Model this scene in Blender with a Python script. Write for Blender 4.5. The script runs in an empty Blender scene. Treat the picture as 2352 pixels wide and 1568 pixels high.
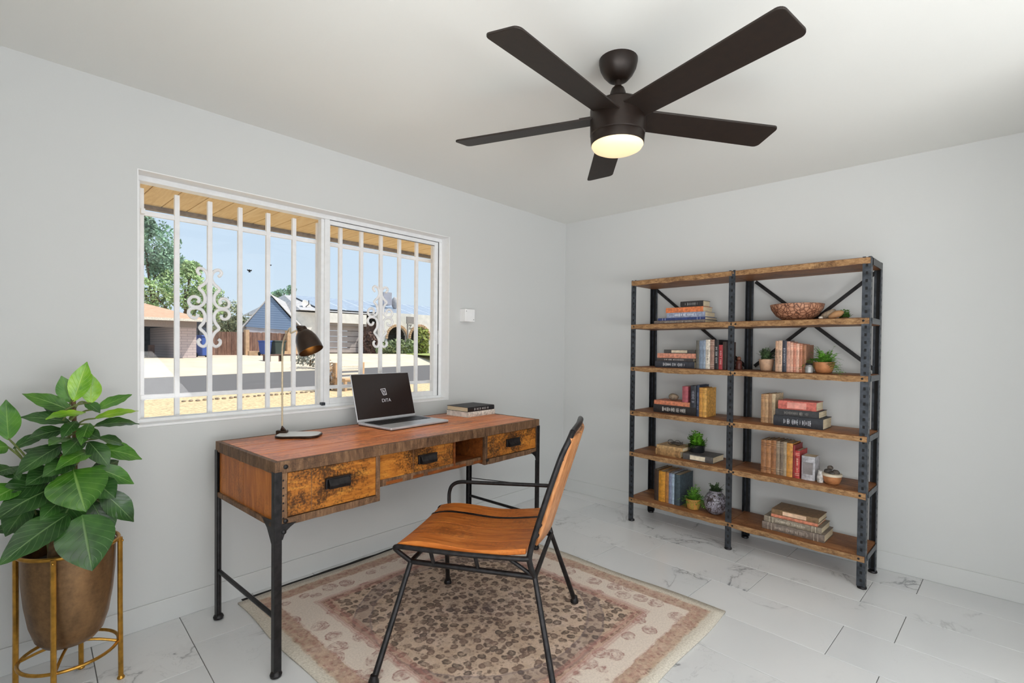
import bpy, bmesh, math, random
from mathutils import Vector, Matrix, Euler, noise
random.seed(7)
scene = bpy.context.scene
COL = scene.collection
PI = math.pi

# ------------------------------------------------------------------ camera
W, H = 2352.0, 1568.0
CAM = Vector((-3.6814, -2.7531, 1.3005))
YAW, PITCH, ROLL, FPX, SHY = 0.74735, -0.014663, 0.009959, 1138.08, 30.97
FW = Vector((math.cos(YAW)*math.cos(PITCH), math.sin(YAW)*math.cos(PITCH), math.sin(PITCH)))
_r = Vector((math.sin(YAW), -math.cos(YAW), 0)); _u = _r.cross(FW)
RT = _r*math.cos(ROLL) + _u*math.sin(ROLL)
UP = -_r*math.sin(ROLL) + _u*math.cos(ROLL)
cd = bpy.data.cameras.new('camera'); cam = bpy.data.objects.new('camera', cd); COL.objects.link(cam)
cd.sensor_fit = 'HORIZONTAL'; cd.sensor_width = 36.0; cd.lens = 36.0*FPX/W
cd.shift_y = SHY/W; cd.clip_start = 0.02; cd.clip_end = 400
cam.matrix_world = Matrix(((RT.x, UP.x, -FW.x, CAM.x), (RT.y, UP.y, -FW.y, CAM.y), (RT.z, UP.z, -FW.z, CAM.z), (0, 0, 0, 1)))
scene.camera = cam

# ------------------------------------------------------------------ world, sun, big lights, exposure
def lin(c):
    return tuple((v/255/12.92 if v/255 <= .04045 else ((v/255+.055)/1.055)**2.4) for v in c)
def rgba(c): return (*lin(c), 1)
wd = bpy.data.worlds.new('sky'); scene.world = wd; wd.use_nodes = True
nt = wd.node_tree; nt.nodes.clear()
tc = nt.nodes.new('ShaderNodeTexCoord'); sp = nt.nodes.new('ShaderNodeSeparateXYZ')
cr = nt.nodes.new('ShaderNodeValToRGB'); bg = nt.nodes.new('ShaderNodeBackground'); wo = nt.nodes.new('ShaderNodeOutputWorld')
nt.links.new(tc.outputs['Generated'], sp.inputs[0]); nt.links.new(sp.outputs['Z'], cr.inputs[0])
nt.links.new(cr.outputs[0], bg.inputs[0]); nt.links.new(bg.outputs[0], wo.inputs[0])
cr.color_ramp.elements[0].position = 0.0; cr.color_ramp.elements[0].color = rgba((216, 234, 248))
cr.color_ramp.elements[1].position = 0.6; cr.color_ramp.elements[1].color = rgba((178, 212, 247))
bg.inputs[1].default_value = 1.0
sd = bpy.data.lights.new('sun', 'SUN'); sun = bpy.data.objects.new('sun', sd); COL.objects.link(sun)
sd.energy = 4.8; sd.angle = math.radians(0.6); sd.color = (1, .95, .86)
sun.rotation_euler = Vector((-.45, .30, -.84)).to_track_quat('-Z', 'Y').to_euler()
def area(name, loc, aim, sx, sy, power, col=(1, 1, 1)):
    d = bpy.data.lights.new(name, 'AREA'); d.shape = 'RECTANGLE'; d.size = sx; d.size_y = sy; d.energy = power; d.color = col
    o = bpy.data.objects.new(name, d); COL.objects.link(o); o.location = loc
    o.rotation_euler = (Vector(aim)).to_track_quat('-Z', 'Y').to_euler(); return o
# fill lights added behind the camera, standing in for daylight from unseen rooms
area('fill_rear', (-3.2, -5.2, .9), (.1, 1, 2.6), 2.8, 1.6, 134, (1, .988, .97))
area('fill_entry', (-5.8, -3.3, .9), (1, .1, 2.4), 2.6, 1.6, 122, (1, .988, .97))
vs = scene.view_settings
vs.view_transform = 'Standard'; vs.look = 'None'; vs.gamma = 1.0; vs.use_curve_mapping = False; vs.exposure = 0.0

# pixel (of the 2352x1568 photo) -> world point on an axis plane
def ray(px, py): return FW + RT*((px-W/2)/FPX) - UP*((py-H/2-SHY)/FPX)
def onplane(px, py, ax, val):
    d = ray(px, py); return CAM + d*((val-CAM[ax])/d[ax])
def FZ(px, py, z=0.0): return onplane(px, py, 2, z)
def AY(px, py, y=0.0): return onplane(px, py, 1, y)

# ------------------------------------------------------------------ mesh building helpers
class MB:
    def __init__(s): s.v = []; s.f = []
    def add(s, vs, fs):
        b = len(s.v); s.v += [tuple(q) for q in vs]; s.f += [tuple(i+b for i in f) for f in fs]; return s
    def box(s, c, d, M=None):
        x, y, z = d[0]/2, d[1]/2, d[2]/2
        vs = [Vector((i*x, j*y, k*z)) for k in (-1, 1) for j in (-1, 1) for i in (-1, 1)]
        if M is not None: vs = [M @ q for q in vs]
        c = Vector(c)
        return s.add([q+c for q in vs], [(0, 2, 3, 1), (4, 5, 7, 6), (0, 1, 5, 4), (2, 6, 7, 3), (0, 4, 6, 2), (1, 3, 7, 5)])
    def bx(s, x0, x1, y0, y1, z0, z1):
        return s.box(((x0+x1)/2, (y0+y1)/2, (z0+z1)/2), (abs(x1-x0), abs(y1-y0), abs(z1-z0)))
    def tube(s, pts, r, n=10, caps=True, closed=False):
        pts = [Vector(q) for q in pts]; m = len(pts)
        rs = r if isinstance(r, (list, tuple)) else [r]*m
        t0 = (pts[1]-pts[0]).normalized()
        up = Vector((0, 0, 1)) if abs(t0.z) < .9 else Vector((1, 0, 0))
        nx = t0.cross(up).normalized(); b = len(s.v)
        for i, q in enumerate(pts):
            if closed: t = (pts[(i+1) % m]-pts[i-1]).normalized()
            elif i == 0: t = t0
            elif i == m-1: t = (pts[i]-pts[i-1]).normalized()
            else: t = ((pts[i+1]-q).normalized()+(q-pts[i-1]).normalized()).normalized()
            nx = (nx-t*nx.dot(t)).normalized(); ny = t.cross(nx)
            for k in range(n):
                a = 2*PI*k/n; s.v.append(tuple(q+(nx*math.cos(a)+ny*math.sin(a))*rs[i]))
        for i in range(m if closed else m-1):
            i2 = (i+1) % m
            for k in range(n):
                k2 = (k+1) % n
                s.f.append((b+i*n+k, b+i*n+k2, b+i2*n+k2, b+i2*n+k))
        if caps and not closed:
            s.f.append(tuple(b+k for k in range(n-1, -1, -1))); s.f.append(tuple(b+(m-1)*n+k for k in range(n)))
        return s
    def lathe(s, prof, n=24, c=(0, 0, 0), caps=True):
        b = len(s.v); m = len(prof)
        for r, z in prof:
            for k in range(n):
                a = 2*PI*k/n; s.v.append((c[0]+r*math.cos(a), c[1]+r*math.sin(a), c[2]+z))
        for i in range(m-1):
            for k in range(n):
                k2 = (k+1) % n; s.f.append((b+i*n+k, b+i*n+k2, b+(i+1)*n+k2, b+(i+1)*n+k))
        if caps:
            s.f.append(tuple(b+k for k in range(n-1, -1, -1))); s.f.append(tuple(b+(m-1)*n+k for k in range(n)))
        return s
    def prism(s, poly, f0, f1):
        """poly: list of 2D pts; f0,f1: functions 2D->3D for the two caps"""
        n = len(poly); b = len(s.v)
        s.v += [tuple(f0(*q)) for q in poly]+[tuple(f1(*q)) for q in poly]
        s.f.append(tuple(b+k for k in range(n-1, -1, -1))); s.f.append(tuple(b+n+k for k in range(n)))
        for k in range(n):
            k2 = (k+1) % n; s.f.append((b+k, b+k2, b+n+k2, b+n+k))
        return s
    def ball(s, c, r, nu=12, nv=8):
        rx, ry, rz = r if isinstance(r, (tuple, list)) else (r, r, r)
        b = len(s.v)
        for i in range(1, nv):
            t = PI*i/nv
            for k in range(nu):
                a = 2*PI*k/nu; s.v.append((c[0]+rx*math.sin(t)*math.cos(a), c[1]+ry*math.sin(t)*math.sin(a), c[2]-rz*math.cos(t)))
        lo = len(s.v); s.v.append((c[0], c[1], c[2]-rz)); s.v.append((c[0], c[1], c[2]+rz))
        for i in range(nv-2):
            for k in range(nu):
                k2 = (k+1) % nu; s.f.append((b+i*nu+k, b+i*nu+k2, b+(i+1)*nu+k2, b+(i+1)*nu+k))
        for k in range(nu):
            k2 = (k+1) % nu; s.f.append((lo, b+k2, b+k)); s.f.append((lo+1, b+(nv-2)*nu+k, b+(nv-2)*nu+k2))
        return s
    def mesh(s, name):
        me = bpy.data.meshes.new(name); me.from_pydata(s.v, [], s.f)
        bm = bmesh.new(); bm.from_mesh(me); bmesh.ops.recalc_face_normals(bm, faces=bm.faces); bm.to_mesh(me); bm.free()
        return me

def link(o, parent=None):
    COL.objects.link(o)
    if parent is not None: o.parent = parent
    return o
def obj(name, mb, mat, parent=None, smooth=False, bevel=0, seg=2, ang=35):
    me = mb.mesh(name) if isinstance(mb, MB) else mb
    if mat is not None and len(me.materials) == 0: me.materials.append(mat)
    if smooth:
        for p in me.polygons: p.use_smooth = True
        if smooth != 'all': me.set_sharp_from_angle(angle=math.radians(ang))
    o = link(bpy.data.objects.new(name, me), parent)
    if bevel:
        m = o.modifiers.new('b', 'BEVEL'); m.width = bevel; m.segments = seg; m.limit_method = 'ANGLE'; m.angle_limit = math.radians(40)
    return o
def tag(o, label=None, cat=None, group=None, kind=None):
    if label: o['label'] = label
    if cat: o['category'] = cat
    if group: o['group'] = group
    if kind: o['kind'] = kind
    return o
def thing(name, label, cat, loc=(0, 0, 0), rz=0, group=None, kind=None):
    o = bpy.data.objects.new(name, None); o.empty_display_size = .05; COL.objects.link(o)
    o.location = loc; o.rotation_euler = (0, 0, rz)
    return tag(o, label, cat, group, kind)
def arc(c, r, a0, a1, n, f):
    return [f(c[0]+r*math.cos(a0+(a1-a0)*i/n), c[1]+r*math.sin(a0+(a1-a0)*i/n)) for i in range(n+1)]

# ------------------------------------------------------------------ materials
class G:
    """small shader-graph helper"""
    def __init__(s, name):
        s.m = bpy.data.materials.new(name); s.m.use_nodes = True; s.t = s.m.node_tree; s.t.nodes.clear()
        s.out = s.t.nodes.new('ShaderNodeOutputMaterial')
        s.b = s.t.nodes.new('ShaderNodeBsdfPrincipled'); s.t.links.new(s.b.outputs[0], s.out.inputs[0])
    def n(s, ty, **k):
        q = s.t.nodes.new('ShaderNode'+ty)
        for a, v in k.items(): setattr(q, a, v)
        return q
    def put(s, sock, v):
        if hasattr(v, 'is_linked'): s.t.links.new(v, sock)
        elif isinstance(v, (tuple, list)) and len(v) == 3 and sock.type == 'RGBA': sock.default_value = (*v, 1)
        else: sock.default_value = v
    def coord(s, kind='Object', scale=(1, 1, 1), rot=(0, 0, 0), loc=(0, 0, 0)):
        c = s.n('TexCoord'); mp = s.n('Mapping')
        s.t.links.new(c.outputs[kind], mp.inputs[0])
        mp.inputs['Scale'].default_value = scale; mp.inputs['Rotation'].default_value = rot; mp.inputs['Location'].default_value = loc
        return mp.outputs[0]
    def noise(s, vec, scale=5, detail=4, rough=.5, dist=0, out=0):
        q = s.n('TexNoise'); s.put(q.inputs['Vector'], vec); q.inputs['Scale'].default_value = scale
        q.inputs['Detail'].default_value = detail; q.inputs['Roughness'].default_value = rough; q.inputs['Distortion'].default_value = dist
        return q.outputs[out]
    def voro(s, vec, scale=5, feature='F1', rnd=1, out='Distance'):
        q = s.n('TexVoronoi', feature=feature); s.put(q.inputs['Vector'], vec); q.inputs['Scale'].default_value = scale
        q.inputs['Randomness'].default_value = rnd; return q.outputs[out]
    def ramp(s, fac, stops, interp='LINEAR'):
        q = s.n('ValToRGB'); s.put(q.inputs[0], fac); e = q.color_ramp.elements; q.color_ramp.interpolation = interp
        while len(e) < len(stops): e.new(.5)
        for i, (p, c) in enumerate(stops):
            e[i].position = p; e[i].color = (*lin(c), 1) if isinstance(c, (tuple, list)) else (c, c, c, 1)
        return q.outputs[0]
    def mix(s, fac, a, b, mode='MIX'):
        q = s.n('Mix', data_type='RGBA', blend_type=mode); s.put(q.inputs[0], fac); s.put(q.inputs[6], a); s.put(q.inputs[7], b)
        return q.outputs[2]
    def math(s, op, a, b=0.0, c=None):
        q = s.n('Math', operation=op); s.put(q.inputs[0], a); s.put(q.inputs[1], b)
        if c is not None: s.put(q.inputs[2], c)
        return q.outputs[0]
    def rnd(s): return s.n('ObjectInfo').outputs['Random']
    def bump(s, h, strength=.3, dist=.01):
        q = s.n('Bump'); q.inputs['Strength'].default_value = strength; q.inputs['Distance'].default_value = dist
        s.put(q.inputs['Height'], h); s.t.links.new(q.outputs[0], s.b.inputs['Normal'])
    def set(s, color=None, rough=None, metal=None, spec=None, **k):
        if color is not None: s.put(s.b.inputs['Base Color'], color)
        if rough is not None: s.put(s.b.inputs['Roughness'], rough)
        if metal is not None: s.put(s.b.inputs['Metallic'], metal)
        if spec is not None: s.put(s.b.inputs['Specular IOR Level'], spec)
        for a, v in k.items(): s.put(s.b.inputs[a], v)
        return s.m
_cache = {}
def plain(c, rough=.5, metal=0, var=.12, scale=30, bump=0, spec=None):
    key = (c, rough, metal, var, scale, bump, spec)
    if key in _cache: return _cache[key]
    g = G('paint_%d_%d_%d' % c); v = g.coord(); nn = g.noise(v, scale, 3)
    c2 = tuple(max(0, x*(1-var)) for x in c); c3 = tuple(min(255, x*(1+var*.6)) for x in c)
    col = g.ramp(nn, [(.3, c2), (.7, c3)])
    if bump: g.bump(nn, bump, .002)
    _cache[key] = g.set(col, rough, metal, spec); return _cache[key]
def wood(name, dark, mid, light, scale=6, stretch=(1, 12, 12), rough=.5, spots=None, bump=.25, rv=.25, spot_scale=3, kind='Object', spec=.3, lo=.50, hi=.64, amt=.7):
    g = G(name); v = g.coord(kind, stretch); r = g.rnd()
    add = g.n('VectorMath', operation='ADD'); g.put(add.inputs[0], v)
    cx = g.n('CombineXYZ'); g.put(cx.inputs[0], g.math('MULTIPLY', r, 37.0)); g.put(cx.inputs[1], g.math('MULTIPLY', r, 91.0)); g.put(cx.inputs[2], g.math('MULTIPLY', r, 53.0))
    g.t.links.new(cx.outputs[0], add.inputs[1]); v = add.outputs[0]
    a = g.noise(v, scale, 6, .6, .6); b = g.noise(v, scale*4, 3, .5)
    f = g.math('ADD', g.math('MULTIPLY', a, .75), g.math('MULTIPLY', b, .25))
    col = g.ramp(f, [(.3, dark), (.5, mid), (.68, light)])
    br = g.math('ADD', g.math('MULTIPLY', r, rv), 1-rv/2)
    bc = g.n('CombineColor'); [g.put(bc.inputs[i], br) for i in range(3)]
    col = g.mix(1, col, bc.outputs[0], 'MULTIPLY')
    if spots:
        v2 = g.coord(kind, (1, 1, 1)); add2 = g.n('VectorMath', operation='ADD'); g.put(add2.inputs[0], v2); g.t.links.new(cx.outputs[0], add2.inputs[1])
        n1 = g.noise(add2.outputs[0], spot_scale, 8, .75); n2 = g.noise(add2.outputs[0], spot_scale*25, 2, .6)
        m = g.ramp(g.math('ADD', g.math('MULTIPLY', n1, .7), g.math('MULTIPLY', n2, .3)), [(lo, 0.0), (hi, amt)])
        col = g.mix(m, col, lin(spots))
    g.bump(f, bump, .002)
    return g.set(col, rough, spec=spec)

M = {}
g = G('wall_paint'); v = g.coord('Object'); n1 = g.noise(v, 160, 3)
g.bump(n1, .06, .002); M['wall'] = g.set(lin((213, 214, 213)), .6, spec=.2)
g = G('ceiling_paint'); v = g.coord('Object'); n1 = g.noise(v, 60, 4)
g.bump(n1, .12, .003); M['ceiling'] = g.set(lin((238, 238, 234)), .7, spec=.2)
M['white'] = plain((246, 246, 246), .4, var=.01)
M['alu'] = plain((242, 243, 244), .35, var=.02)
M['grille'] = plain((250, 250, 252), .45, var=.02)
M['gasket'] = plain((70, 70, 72), .6)
g = G('glass_pane'); tr = g.n('BsdfTransparent'); gl = g.n('BsdfGlossy'); gl.inputs['Roughness'].default_value = .02
mx = g.n('MixShader'); mx.inputs[0].default_value = .012
g.t.links.new(tr.outputs[0], mx.inputs[1]); g.t.links.new(gl.outputs[0], mx.inputs[2]); g.t.links.new(mx.outputs[0], g.out.inputs[0]); M['glass'] = g.m
# marble
g = G('marble'); v = g.coord('Object'); r = g.rnd(); add = g.n('VectorMath', operation='ADD'); g.put(add.inputs[0], v)
cx = g.n('CombineXYZ'); g.put(cx.inputs[0], g.math('MULTIPLY', r, 41.0)); g.put(cx.inputs[1], g.math('MULTIPLY', r, 23.0)); g.put(cx.inputs[2], g.math('MULTIPLY', r, 17.0))
g.t.links.new(cx.outputs[0], add.inputs[1]); v = add.outputs[0]
na = g.noise(v, 1.9, 8, .55, .9); ridge = g.math('ABSOLUTE', g.math('SUBTRACT', na, .5))
vein = g.ramp(ridge, [(0.0, .9), (.004, .5), (.014, 0.0)])
nb = g.noise(v, 2.3, 3, .5); mask = g.ramp(nb, [(.50, 0.0), (.66, .9)])
nc = g.noise(v, 4.4, 6, .6, 1.2); r2 = g.math('ABSOLUTE', g.math('SUBTRACT', nc, .5)); v2_ = g.ramp(r2, [(0.0, .3), (.008, 0.0)])
soft = g.ramp(ridge, [(0.0, .18), (.05, 0.0)])
fac = g.math('MULTIPLY', g.math('ADD', g.math('ADD', vein, soft), v2_), mask)
base = g.ramp(g.noise(v, 1.3, 2), [(.35, (222, 223, 224)), (.65, (232, 232, 232))])
M['marble'] = g.set(g.mix(g.math('MINIMUM', fac, .85), base, lin((125, 126, 130))), .22, spec=.4)
M['grout'] = plain((118, 118, 118), .9)
M['black_metal'] = plain((44, 42, 43), .38, .6, .3, 40, .1)
M['steel'] = plain((74, 78, 84), .38, .75, .25, 30, .1)
M['slot'] = plain((18, 18, 19), .7)
M['fan'] = plain((36, 25, 19), .42, .3, .12, 60)
M['fan_blade'] = plain((34, 24, 18), .55, .05, .15, 40)
M['gold'] = plain((190, 142, 62), .3, .85, .15, 40)
M['brass'] = plain((206, 190, 160), .4, .3, .08, 40)
g = G('bronze_pot'); v = g.coord('Object', (1, 1, .35)); nn = g.noise(v, 9, 6, .6); n2 = g.noise(g.coord('Object'), 60, 4, .7)
M['bronze'] = g.set(g.ramp(g.math('ADD', g.math('MULTIPLY', nn, .7), g.math('MULTIPLY', n2, .3)), [(.35, (96, 72, 50)), (.5, (132, 102, 72)), (.65, (160, 122, 84))]), .38, .75)
M['soil'] = plain((52, 40, 30), .95, 0, .4, 90, .6)
M['desk_plank'] = wood('desk_plank', (158, 80, 42), (212, 122, 66), (236, 162, 102), 3.2, (1.2, 14, 14), .36, (126, 78, 52), .3, .4, 2.2)
M['desk_edge'] = wood('desk_edge', (74, 52, 38), (116, 86, 62), (150, 116, 86), 6, (7, 7, 1.4), .6, (46, 33, 25), .7, .2, 7)
M['drawer_wood'] = wood('drawer_wood', (122, 70, 24), (182, 112, 42), (210, 146, 62), 5, (1.5, 10, 10), .45, (50, 31, 17), .5, .12, 4.5, lo=.47, hi=.585, amt=.9)
M['side_wood'] = wood('side_wood', (138, 72, 20), (176, 100, 34), (202, 126, 56), 3, (8, 8, 1.2), .42, (92, 52, 22), .25, .3, 5, lo=.52, hi=.66, amt=.6)
M['inner_wood'] = wood('inner_wood', (92, 48, 20), (132, 72, 30), (158, 92, 42), 4, (1.5, 8, 8), .5, (50, 32, 20), .3, .1)
M['seat_wood'] = wood('seat_wood', (146, 74, 24), (192, 108, 44), (216, 138, 66), 3.4, (12, 1.4, 12), .36, (112, 62, 30), .3, .2, 3)
M['back_wood'] = wood('back_wood', (150, 92, 50), (190, 128, 80), (214, 160, 112), 3.4, (12, 12, 1.4), .4, None, .3, .2)
M['shelf_wood'] = wood('shelf_wood', (98, 60, 36), (140, 92, 58), (172, 124, 82), 3, (1.2, 9, 9), .5, (74, 48, 32), .4, .2, 5)
M['bark_edge'] = wood('bark_edge', (96, 66, 42), (156, 118, 80), (190, 152, 108), 14, (2, 3, 6), .7, (70, 48, 32), .9, .2, 9)
M['page'] = wood('page_block', (196, 176, 142), (222, 206, 174), (236, 224, 198), 5, (3, 3, 60), .8, None, .3, .1)
M['laptop_silver'] = plain((206, 208, 212), .32, .35, .03)
M['laptop_dark'] = plain((30, 29, 31), .4, .2)
g = G('screen'); M['screen'] = g.set(lin((34, 22, 20)), .18, spec=.6)
g = G('screen_logo'); M['logo'] = g.set(lin((200, 200, 205)), .4, **{'Emission Color': (*lin((210, 208, 214)), 1), 'Emission Strength': .5})
g = G('warm_lens'); M['lens'] = g.set(lin((235, 220, 190)), .35, **{'Emission Color': (*lin((255, 218, 156)), 1), 'Emission Strength': .68})
g = G('warm_bulb'); M['bulb'] = g.set(lin((255, 235, 200)), .4, **{'Emission Color': (*lin((255, 190, 95)), 1), 'Emission Strength': 14.0})
M['lamp_shade'] = plain((58, 44, 35), .28, .55, .15, 30)
M['lamp_tray'] = plain((226, 226, 222), .4, 0, .03)
M['terracotta'] = plain((178, 118, 74), .6, 0, .15, 25)
M['ochre'] = plain((186, 136, 66), .55, 0, .12, 25)
M['cream_glaze'] = plain((216, 202, 178), .45, 0, .06, 25)
M['dark_glass'] = plain((34, 36, 38), .12, 0, .2, 12)
g = G('crackle_bowl'); v = g.coord('Object'); e = g.voro(v, 42, 'DISTANCE_TO_EDGE'); 
M['crackle'] = g.set(g.ramp(e, [(.02, (84, 52, 38)), (.09, (168, 116, 88)), (.3, (190, 142, 112))]), .55); g.bump(e, .6, .003)
g = G('patterned_vase'); v = g.coord('Object'); e = g.noise(v, 24, 4, .6, 2.0)
M['vase'] = g.set(g.ramp(e, [(.40, (52, 42, 40)), (.48, (96, 90, 98)), (.54, (168, 164, 176)), (.62, (70, 58, 56))]), .3)
M['stone'] = plain((150, 132, 112), .8, 0, .3, 40, .3)
M['stone_dark'] = plain((88, 78, 70), .7, 0, .35, 50, .3)

def leafmat(name, dark, mid, light, vein, rough=.3):
    g = G(name); at = g.n('Attribute', attribute_name='leafuv'); sp = g.n('SeparateXYZ'); g.put(sp.inputs[0], at.outputs['Vector'])
    x = g.math('ABSOLUTE', sp.outputs[0]); y = sp.outputs[1]
    midrib = g.ramp(x, [(0.0, 1.0), (.035, .7), (.06, 0.0)])
    ph = g.math('SUBTRACT', g.math('MULTIPLY', y, 8.0), g.math('MULTIPLY', x, 2.6))
    w = g.math('ABSOLUTE', g.math('SUBTRACT', g.math('FRACT', ph), .5))
    side = g.ramp(w, [(0.0, .55), (.07, 0.0)])
    vn = g.math('MAXIMUM', midrib, side)
    nn = g.noise(g.coord('Object'), 14, 3)
    col = g.ramp(nn, [(.3, dark), (.5, mid), (.7, light)])
    br = g.math('ADD', g.math('MULTIPLY', g.rnd(), .35), .82); bc = g.n('CombineColor'); [g.put(bc.inputs[i], br) for i in range(3)]
    col = g.mix(1, col, bc.outputs[0], 'MULTIPLY')
    g.bump(g.math('MULTIPLY', vn, -1.0), .25, .004)
    return g.set(g.mix(g.math('MULTIPLY', vn, .55), col, lin(vein)), rough, spec=.5, **{'Subsurface Weight': 0.0, 'Transmission Weight': 0.0})
M['leaf_dark'] = leafmat('leaf_dark', (30, 58, 24), (44, 82, 34), (62, 104, 44), (128, 160, 100))
M['leaf_mid'] = leafmat('leaf_mid', (44, 88, 26), (66, 118, 34), (92, 142, 46), (150, 186, 100))
M['leaf_bright'] = leafmat('leaf_bright', (92, 146, 26), (128, 178, 38), (160, 200, 60), (196, 220, 110))
M['fern'] = plain((104, 158, 56), .55, 0, .45, 90)
M['succulent'] = plain((88, 128, 60), .5, 0, .35, 60)
M['herb_dark'] = plain((70, 92, 58), .6, 0, .4, 60)
M['stem'] = plain((104, 116, 60), .6, 0, .2)
M['bark'] = plain((112, 88, 58), .8, 0, .35, 50, .5)

# ------------------------------------------------------------------ room shell
CEIL = 2.44; XW, YB = -6.00, -5.40; T = .15
WX0, WX1, WZ0, WZ1 = -3.191, -1.377, .921, 2.087          # window opening
def struct(name, mb, mat, parent=None, **k):
    o = obj(name, mb, mat, parent, **k)
    if parent is None: o['kind'] = 'structure'
    return o
wl = MB().bx(XW-T, WX0, 0, T, 0, CEIL).bx(WX1, T, 0, T, 0, CEIL).bx(WX0, WX1, 0, T, 0, WZ0).bx(WX0, WX1, 0, T, WZ1, CEIL)
struct('wall_left', wl, M['wall'])
struct('wall_right', MB().bx(0, T, YB-T, 0, 0, CEIL), M['wall'])
# unseen rear and entry walls; openings and stubs added to shape the fill
struct('wall_rear', MB().bx(XW-T, -4.6, YB-T, YB, 0, CEIL).bx(-1.2, 0, YB-T, YB, 0, CEIL).bx(-4.6, -1.2, YB-T, YB, 2.25, CEIL).bx(-1.15, 0, -3.54, -3.42, 0, CEIL), M['wall'])
struct('wall_entry', MB().bx(XW-T, XW, -1.4, 0, 0, CEIL).bx(XW-T, XW, YB, -4.6, 0, CEIL).bx(XW-T, XW, -4.6, -1.4, 2.25, CEIL).bx(-4.08, -3.96, -1.75, 0, 0, CEIL), M['wall'])
struct('ceiling', MB().bx(XW-T, T, YB-T, T, CEIL, CEIL+.12), M['ceiling'])
fl = struct('floor', MB().bx(XW-T, T, YB-T, T, -.12, -.004), M['grout'])
# tiles: rows run along y, a little turned against the walls
TA = math.radians(-3.2); TW, TL, TG = .3235, .637, .0028
tile_cache = {}
ca, sa = math.cos(TA), math.sin(TA)
def clip(poly, ax, val, keep_less):
    out = []
    for i in range(len(poly)):
        a, b = poly[i-1], poly[i]
        ia = (a[ax] <= val) if keep_less else (a[ax] >= val); ib = (b[ax] <= val) if keep_less else (b[ax] >= val)
        if ia != ib:
            t = (val-a[ax])/(b[ax]-a[ax]); out.append((a[0]+(b[0]-a[0])*t, a[1]+(b[1]-a[1])*t))
        if ib: out.append(b)
    return out
P0 = Vector((-.545, -1.905))                                # a measured joint corner
for i in range(-4, 20):
    off = 0 if i % 2 == 0 else TL*.30
    for j in range(-8, 6):
        a0, a1 = -i*TW-TW+TG/2, -i*TW-TG/2
        b0, b1 = j*TL+off+TG/2, (j+1)*TL+off-TG/2
        poly = [(P0.x+x*ca-y*sa, P0.y+x*sa+y*ca) for x, y in ((a0, b0), (a1, b0), (a1, b1), (a0, b1))]
        cxy = (sum(q[0] for q in poly)/4, sum(q[1] for q in poly)/4)
        for ax, val, kl in ((0, -.002, True), (0, XW+.002, False), (1, -.002, True), (1, YB+.002, False)):
            poly = clip(poly, ax, val, kl)
            if not poly: break
        if len(poly) < 3: continue
        ar = abs(sum(poly[k-1][0]*poly[k][1]-poly[k][0]*poly[k-1][1] for k in range(len(poly))))/2
        if ar < .002: continue
        mb = MB().prism([(x-cxy[0], y-cxy[1]) for x, y in poly], lambda x, y: (x, y, -.006), lambda x, y: (x, y, 0))
        o = obj('floor_tile', mb, M['marble'], fl, bevel=.0012, seg=1); o.location = (cxy[0], cxy[1], 0)
BBH, BBT = .108, .010
def bb(name, mb): struct(name, mb, M['wall'], bevel=.003)
bb('baseboard_left', MB().bx(XW, 0, -BBT, 0, 0, BBH))
bb('baseboard_right', MB().bx(-BBT, 0, YB, -BBT, 0, BBH))
bb('baseboard_rear', MB().bx(-1.2, -BBT, YB, YB+BBT, 0, BBH).bx(XW+BBT, -4.6, YB, YB+BBT, 0, BBH))
bb('baseboard_entry', MB().bx(XW, XW+BBT, -1.4, -BBT, 0, BBH))

# ------------------------------------------------------------------ window
win = bpy.data.objects.new('window_1', None); COL.objects.link(win); win.location = ((WX0+WX1)/2, .1, WZ0); win['kind'] = 'structure'
win['label'] = 'wide white sliding window with two panes over the desk'
def wpart(name, mb, mat, **k):
    mb.v = [(x-win.location.x, y-win.location.y, z-win.location.z) for x, y, z in mb.v]
    return obj(name, mb, mat, win, **k)
FY0, FY1 = .085, .148
wpart('window_frame', MB().bx(WX0, WX1, FY0, FY1, WZ1-.028, WZ1).bx(WX0, WX1, FY0, FY1, WZ0, WZ0+.028).bx(WX0, WX0+.026, FY0, FY1, WZ0+.028, WZ1-.028).bx(WX1-.026, WX1, FY0, FY1, WZ0+.028, WZ1-.028), M['alu'], bevel=.003)
wpart('reveal_liner', MB().bx(WX0, WX1, .0005, .085, WZ1-.004, WZ1).bx(WX0, WX0+.004, .0005, .085, WZ0, WZ1-.004).bx(WX1-.004, WX1, .0005, .085, WZ0, WZ1-.004), M['white'])
wpart('sill', MB().bx(WX0, WX1, .001, .085, WZ0, WZ0+.012), M['white'], bevel=.003)
MX = -2.262
zb, zt = WZ0+.028, WZ1-.028
# fixed left pane with slim bead, sliding right sash in front of it
wpart('mullion', MB().bx(MX-.022, MX+.012, .102, .146, zb, zt), M['alu'], bevel=.003)
sx0, sx1 = MX-.006, WX1-.034
wpart('sash_frame', MB().bx(sx0, sx0+.034, .088, .112, zb, zt).bx(sx1-.034, sx1, .088, .112, zb, zt).bx(sx0+.034, sx1-.034, .088, .112, zt-.03, zt).bx(sx0+.034, sx1-.034, .088, .112, zb, zb+.036), M['alu'], bevel=.003)
wpart('gasket', MB().bx(sx0+.034, sx1-.034, .0885, .0895, zt-.034, zt-.030).bx(sx1+.001, sx1+.006, .090, .1, zb, zt).bx(sx0+.03, sx1, .0875, .0885, zt-.004, zt), M['gasket'])
wpart('pane', MB().bx(WX0+.026, MX-.022, .126, .130, zb, zt), M['glass'])
wpart('pane', MB().bx(sx0+.034, sx1-.034, .099, .103, zb+.036, zt-.03), M['glass'])
wpart('sash_latch', MB().bx(sx1+.002, sx1+.012, .074, .09, 1.32, 1.42), M['alu'], bevel=.002)
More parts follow.
